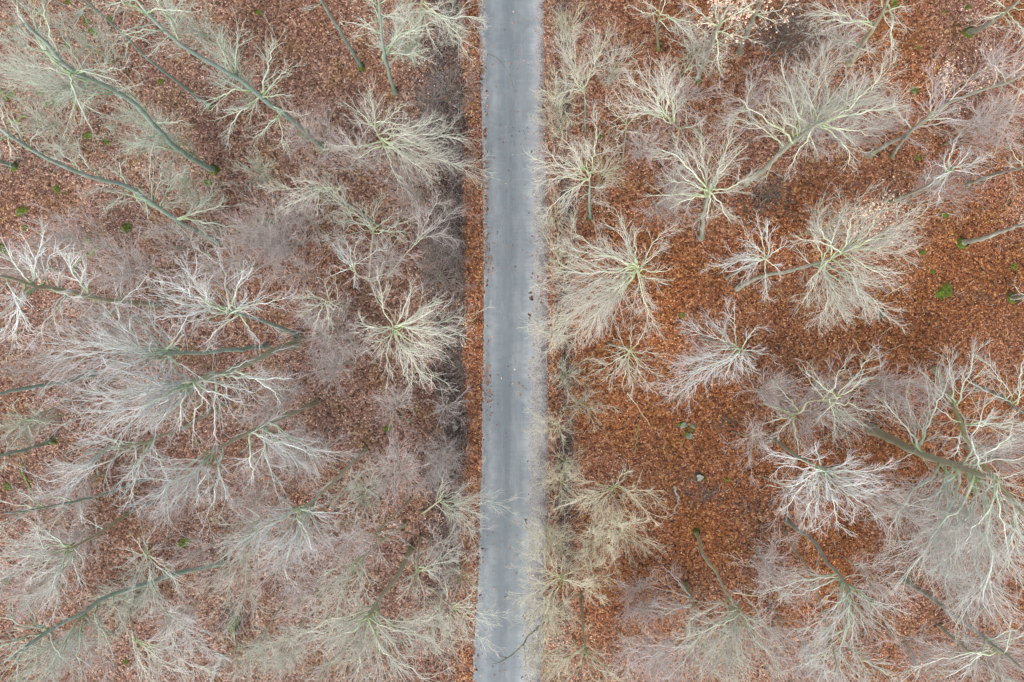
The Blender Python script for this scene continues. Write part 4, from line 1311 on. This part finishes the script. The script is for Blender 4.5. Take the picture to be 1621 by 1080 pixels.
def stone(seed):
    rng = np.random.RandomState(seed)
    nu, nv = 12, 7
    pl = norm(rng.normal(size=(9, 3)))
    off = rng.uniform(.62, .95, 9)
    V = [(0, 0, -1)]
    for j in range(1, nv):
        for i in range(nu):
            a, f = i * 2 * math.pi / nu, -math.pi / 2 + j * math.pi / nv
            V.append((math.cos(a) * math.cos(f), math.sin(a) * math.cos(f), math.sin(f)))
    V.append((0, 0, 1))
    V = np.array(V)
    d = V @ pl.T
    k = np.min(np.where(d > .05, off / np.maximum(d, .05), 9), axis=1)
    V = V * np.minimum(k, 1)[:, None] * (1 + .05 * rng.normal(size=(len(V), 1)))
    Q = [(1 + j * nu + i, 1 + j * nu + (i + 1) % nu, 1 + (j + 1) * nu + (i + 1) % nu, 1 + (j + 1) * nu + i) for j in range(nv - 2) for i in range(nu)]
    T = [(0, 1 + (i + 1) % nu, 1 + i) for i in range(nu)] + [(len(V) - 1, len(V) - 1 - nu + i, len(V) - 1 - nu + (i + 1) % nu) for i in range(nu)]
    return V, Q, T


STONES = [(1083,673,8,5,.4,"grey-green mossy boulder on the open leaf floor, left of its group"), (1096,675,6,4,1.9,"pale flat stone at the right of the boulder group"),
          (1091,691,6,6,.2,"roundish grey stone at the bottom of the boulder group"), (1660//1,5,0,0,0,"")]
for k, (u, v, a, b, rz, lab) in enumerate(STONES):
    if not a:
        continue
    V, Q, T = stone(40 + k)
    p = P3(u, v)
    s = H * SX
    V = V * [a * s, b * s, .7 * b * s]
    root = bpy.data.objects.new("boulder", None)
    root.location = (p[0], p[1], FLOORZ(p[0], p[1]) + .05)
    root.rotation_euler = (0, 0, rz)
    COL.objects.link(root)
    tag(root, lab, "boulder", "boulders on the open leaf floor")
    link("stone", make_mesh("stone", V, Q, T, smooth=False), M_STONE, root)
    mo = link("moss", mossv[k], None, root)
    mo.location = (-a * s * .5, b * s * .55, -.02)
    mo.scale = (a * s * .8, b * s * .75, .24)


def stump(u, v, r, h, label, mat):
    rng = np.random.RandomState(int(u + v))
    p = P3(u, v)
    root = bpy.data.objects.new("tree_stump", None)
    root.location = (p[0], p[1], FLOORZ(p[0], p[1]))
    COL.objects.link(root)
    tag(root, label, "stump", "tree stumps on the forest floor")
    n = 16
    a = np.linspace(0, 2 * np.pi, n, endpoint=False)
    lob = 1 + .18 * np.sin(3 * a + 1) + .1 * np.sin(5 * a) + .08 * (rng.rand(n) - .5)
    rows = [(1.7, -.1), (1.25, .12 * h), (1.02, .5 * h), (.95, h)]
    V = [np.stack([np.cos(a) * r * f * lob, np.sin(a) * r * f * lob, np.full(n, z) + (.12 * h * (rng.rand(n) - .5) if k == 3 else 0)], -1) for k, (f, z) in enumerate(rows)]
    V = np.concatenate(V)
    i = np.arange(n)
    Q = np.concatenate([np.stack([k * n + i, k * n + (i + 1) % n, (k + 1) * n + (i + 1) % n, (k + 1) * n + i], -1) for k in range(3)])
    link("bark", make_mesh("bark", V, Q), mat, root)
    top = V[3 * n:].copy()
    top[:, :2] *= .93
    top = np.vstack([top, [[0, 0, h * .86]]])
    T = np.stack([i, (i + 1) % n, np.full(n, n)], -1)
    link("cut_face", make_mesh("cut_face", top, None, T), M_DEADGREY, root)
    mo = link("moss", mossv[2], None, root)
    mo.location = (r * .9, -r * .3, .05)
    mo.scale = (r * .8, r * .7, .3)


stump(1106, 755, .26, .35, "dark mossy stump on the open leaf floor below the boulders", M_DEADDARK)
stump(1398, 498, .0 + .2, .3, "small dark stump under the lower half of the two-part cream crown", M_DEADDARK)
stump(720, 678, .24, .25, "dark rotten stump in the left ditch in the lower half", M_DEADDARK)

# ------------------------------------------------------------------ uncountable small stuff
rng = np.random.RandomState(7)
# fallen leaves, loose on top of the litter
N = 340000
x = rng.uniform(-37.5, 37.5, N)
y = rng.uniform(-25.5, 25.5, N)
l, r_ = edge(VERGE_L, y), edge(VERGE_R, y)
so = soil_mask(x, y)
on_road = (x > l - .05) & (x < r_ + .05)
near_edge = np.minimum(np.abs(x - l), np.abs(r_ - x)) < .2 + .6 * vnoise(x * 0 + 3, y * .6 + 44, 29)
keep = (~on_road) & (rng.rand(N) > so * .62)
keep |= on_road & near_edge & (rng.rand(N) < .85 * np.clip(vnoise(x * .8 + 11, y * .5 + 17, 19) * 2.2 - .8, 0, 1))
keep |= on_road & (rng.rand(N) < .028 * np.clip(vnoise(x * .5 + 31, y * .3 + 57, 23) * 2 - .4, 0, 2))
keep &= vnoise(x * .9 + 40, y * .9 + 40, 5) * 1.3 + rng.rand(N) * .7 > .62
x, y = x[keep], y[keep]
n = len(x)
l, r_ = edge(ROAD_L, y), edge(ROAD_R, y)
z = ground_height(x, y)
z = np.where((x > l) & (x < r_), .052, np.where((x > l - .4) & (x < r_ + .8), np.maximum(z, 0), z)) + rng.uniform(.012, .045, n)
w = warm_mask(x, y)[:, None]
pal_w = np.array([[.25, .090, .033], [.33, .140, .053], [.175, .062, .025], [.48, .28, .15], [.095, .036, .018], [.34, .118, .042]])
pal_d = np.array([[.25, .142, .104], [.34, .205, .155], [.175, .098, .073], [.54, .41, .335], [.095, .057, .046], [.28, .145, .098]])
k = rng.choice(6, n, p=[.26, .22, .2, .1, .12, .1])
damp = .62 + .75 * vnoise(x * .28 + 12, y * .28 + 90, 27) * (.6 + .8 * vnoise(x * 1.1 + 3, y * 1.1 + 8, 28))
cols = (pal_w[k] * w + pal_d[k] * (1 - w)) * rng.uniform(.75, 1.25, (n, 1)) * damp[:, None]
V, T, C = leaf_cards(np.stack([x, y, z], -1), rng, .122, cols)
tag(link("fallen_leaves", make_mesh("fallen_leaves", V, None, T, colors={"tint": C}, smooth=False), M_LEAF),
    "loose brown and orange beech leaves strewn over the forest floor", "leaves", kind="stuff")
TRI[0] += len(T)

# brambles and dead stems in the ditches and dark thickets
seeds = []
for _ in range(110000):
    xx, yy = rng.uniform(-37, 37), rng.uniform(-25, 25)
    seeds.append((xx, yy))
S = np.array(seeds)
sm = soil_mask(S[:, 0], S[:, 1])
S = S[sm > .45 + .5 * rng.rand(len(S))]
S = S[:8000]
n = len(S)
K = 5
Pb = np.empty((n, K, 3))
Pb[:, 0] = np.stack([S[:, 0], S[:, 1], ground_height(S[:, 0], S[:, 1]) - .02], -1)
d = norm(rng.normal(size=(n, 3)) * [1, 1, .3] + UP * .8)
st = rng.uniform(.12, .42, n)[:, None]
for k in range(1, K):
    Pb[:, k] = Pb[:, k - 1] + d * st
    d = norm(d + rng.normal(size=(n, 3)) * .25 - UP * .22)
Rb = np.linspace(.012, .005, K)[None].repeat(n, 0) * rng.uniform(.7, 1.3, (n, 1))
tb = Tubes()
tb.add(Pb, Rb, 3, np.zeros((n, K)), rng)
tag(link("brambles", tb.mesh("brambles"), M_BRAMBLE), "tangled dark bramble and dead stems in the roadside ditches", "brambles", kind="stuff")
TRI[0] += n * 21

# twig litter on the ground
n = 5200
xx, yy = rng.uniform(-37, 37, n), rng.uniform(-25, 25, n)
ok = (xx < edge(VERGE_L, yy) - .1) | (xx > edge(VERGE_R, yy) + .1)
xx, yy = xx[ok], yy[ok]
n = len(xx)
a = rng.rand(n) * 6.28
ln = rng.uniform(.15, .8, n)
Pt = np.empty((n, 3, 3))
for k, f in enumerate((-.5, 0, .5)):
    px_, py_ = xx + np.cos(a) * ln * f, yy + np.sin(a) * ln * f
    Pt[:, k] = np.stack([px_, py_, ground_height(px_, py_) + .05], -1)
Pt[:, 1] += rng.normal(size=(n, 3)) * [.04, .04, 0]
Rt = np.array([.010, .009, .005])[None].repeat(n, 0)
tb = Tubes()
tb.add(Pt, Rt, 3, np.zeros((n, 3)), rng)
tag(link("twig_litter", tb.mesh("twig_litter"), LIMB['pink']), "small dead twigs scattered on the leaf litter", "twigs", kind="stuff")
TRI[0] += n * 9

# loose stones along the gravel edges
n = 5000
yy = rng.uniform(-25, 25, n)
sd = rng.rand(n) < .75
xx = np.where(sd, edge(ROAD_R, yy) + rng.beta(1.3, 1.6, n) * (edge(VERGE_R, yy) - edge(ROAD_R, yy) + .15),
              edge(VERGE_L, yy) + rng.uniform(-.1, .2, n))
rs = rng.uniform(.012, .04, n)
oct_ = np.array([[1, 0, 0], [0, 1, 0], [-1, 0, 0], [0, -1, 0], [0, 0, .7], [0, 0, -.7]])
V = (np.stack([xx, yy, np.full(n, .012)], -1)[:, None] + oct_[None] * rs[:, None, None] * rng.uniform(.6, 1.3, (n, 6, 1))).reshape(-1, 3)
f = np.array([[0, 1, 4], [1, 2, 4], [2, 3, 4], [3, 0, 4], [1, 0, 5], [2, 1, 5], [3, 2, 5], [0, 3, 5]])
T = (np.arange(n)[:, None, None] * 6 + f[None]).reshape(-1, 3)
g = rng.uniform(.14, .42, n)
C = np.repeat(np.stack([g, g * .96, g * .93, np.ones(n)], -1), 6, axis=0)
tag(link("roadside_stones", make_mesh("roadside_stones", V, None, T, colors={"tint": C}, smooth=False), M_STONE_BIT),
    "loose stone chips along the edges of the asphalt", "stones", kind="stuff")
TRI[0] += len(T)
print("TRIS about", TRI[0], "objects", len(bpy.data.objects))
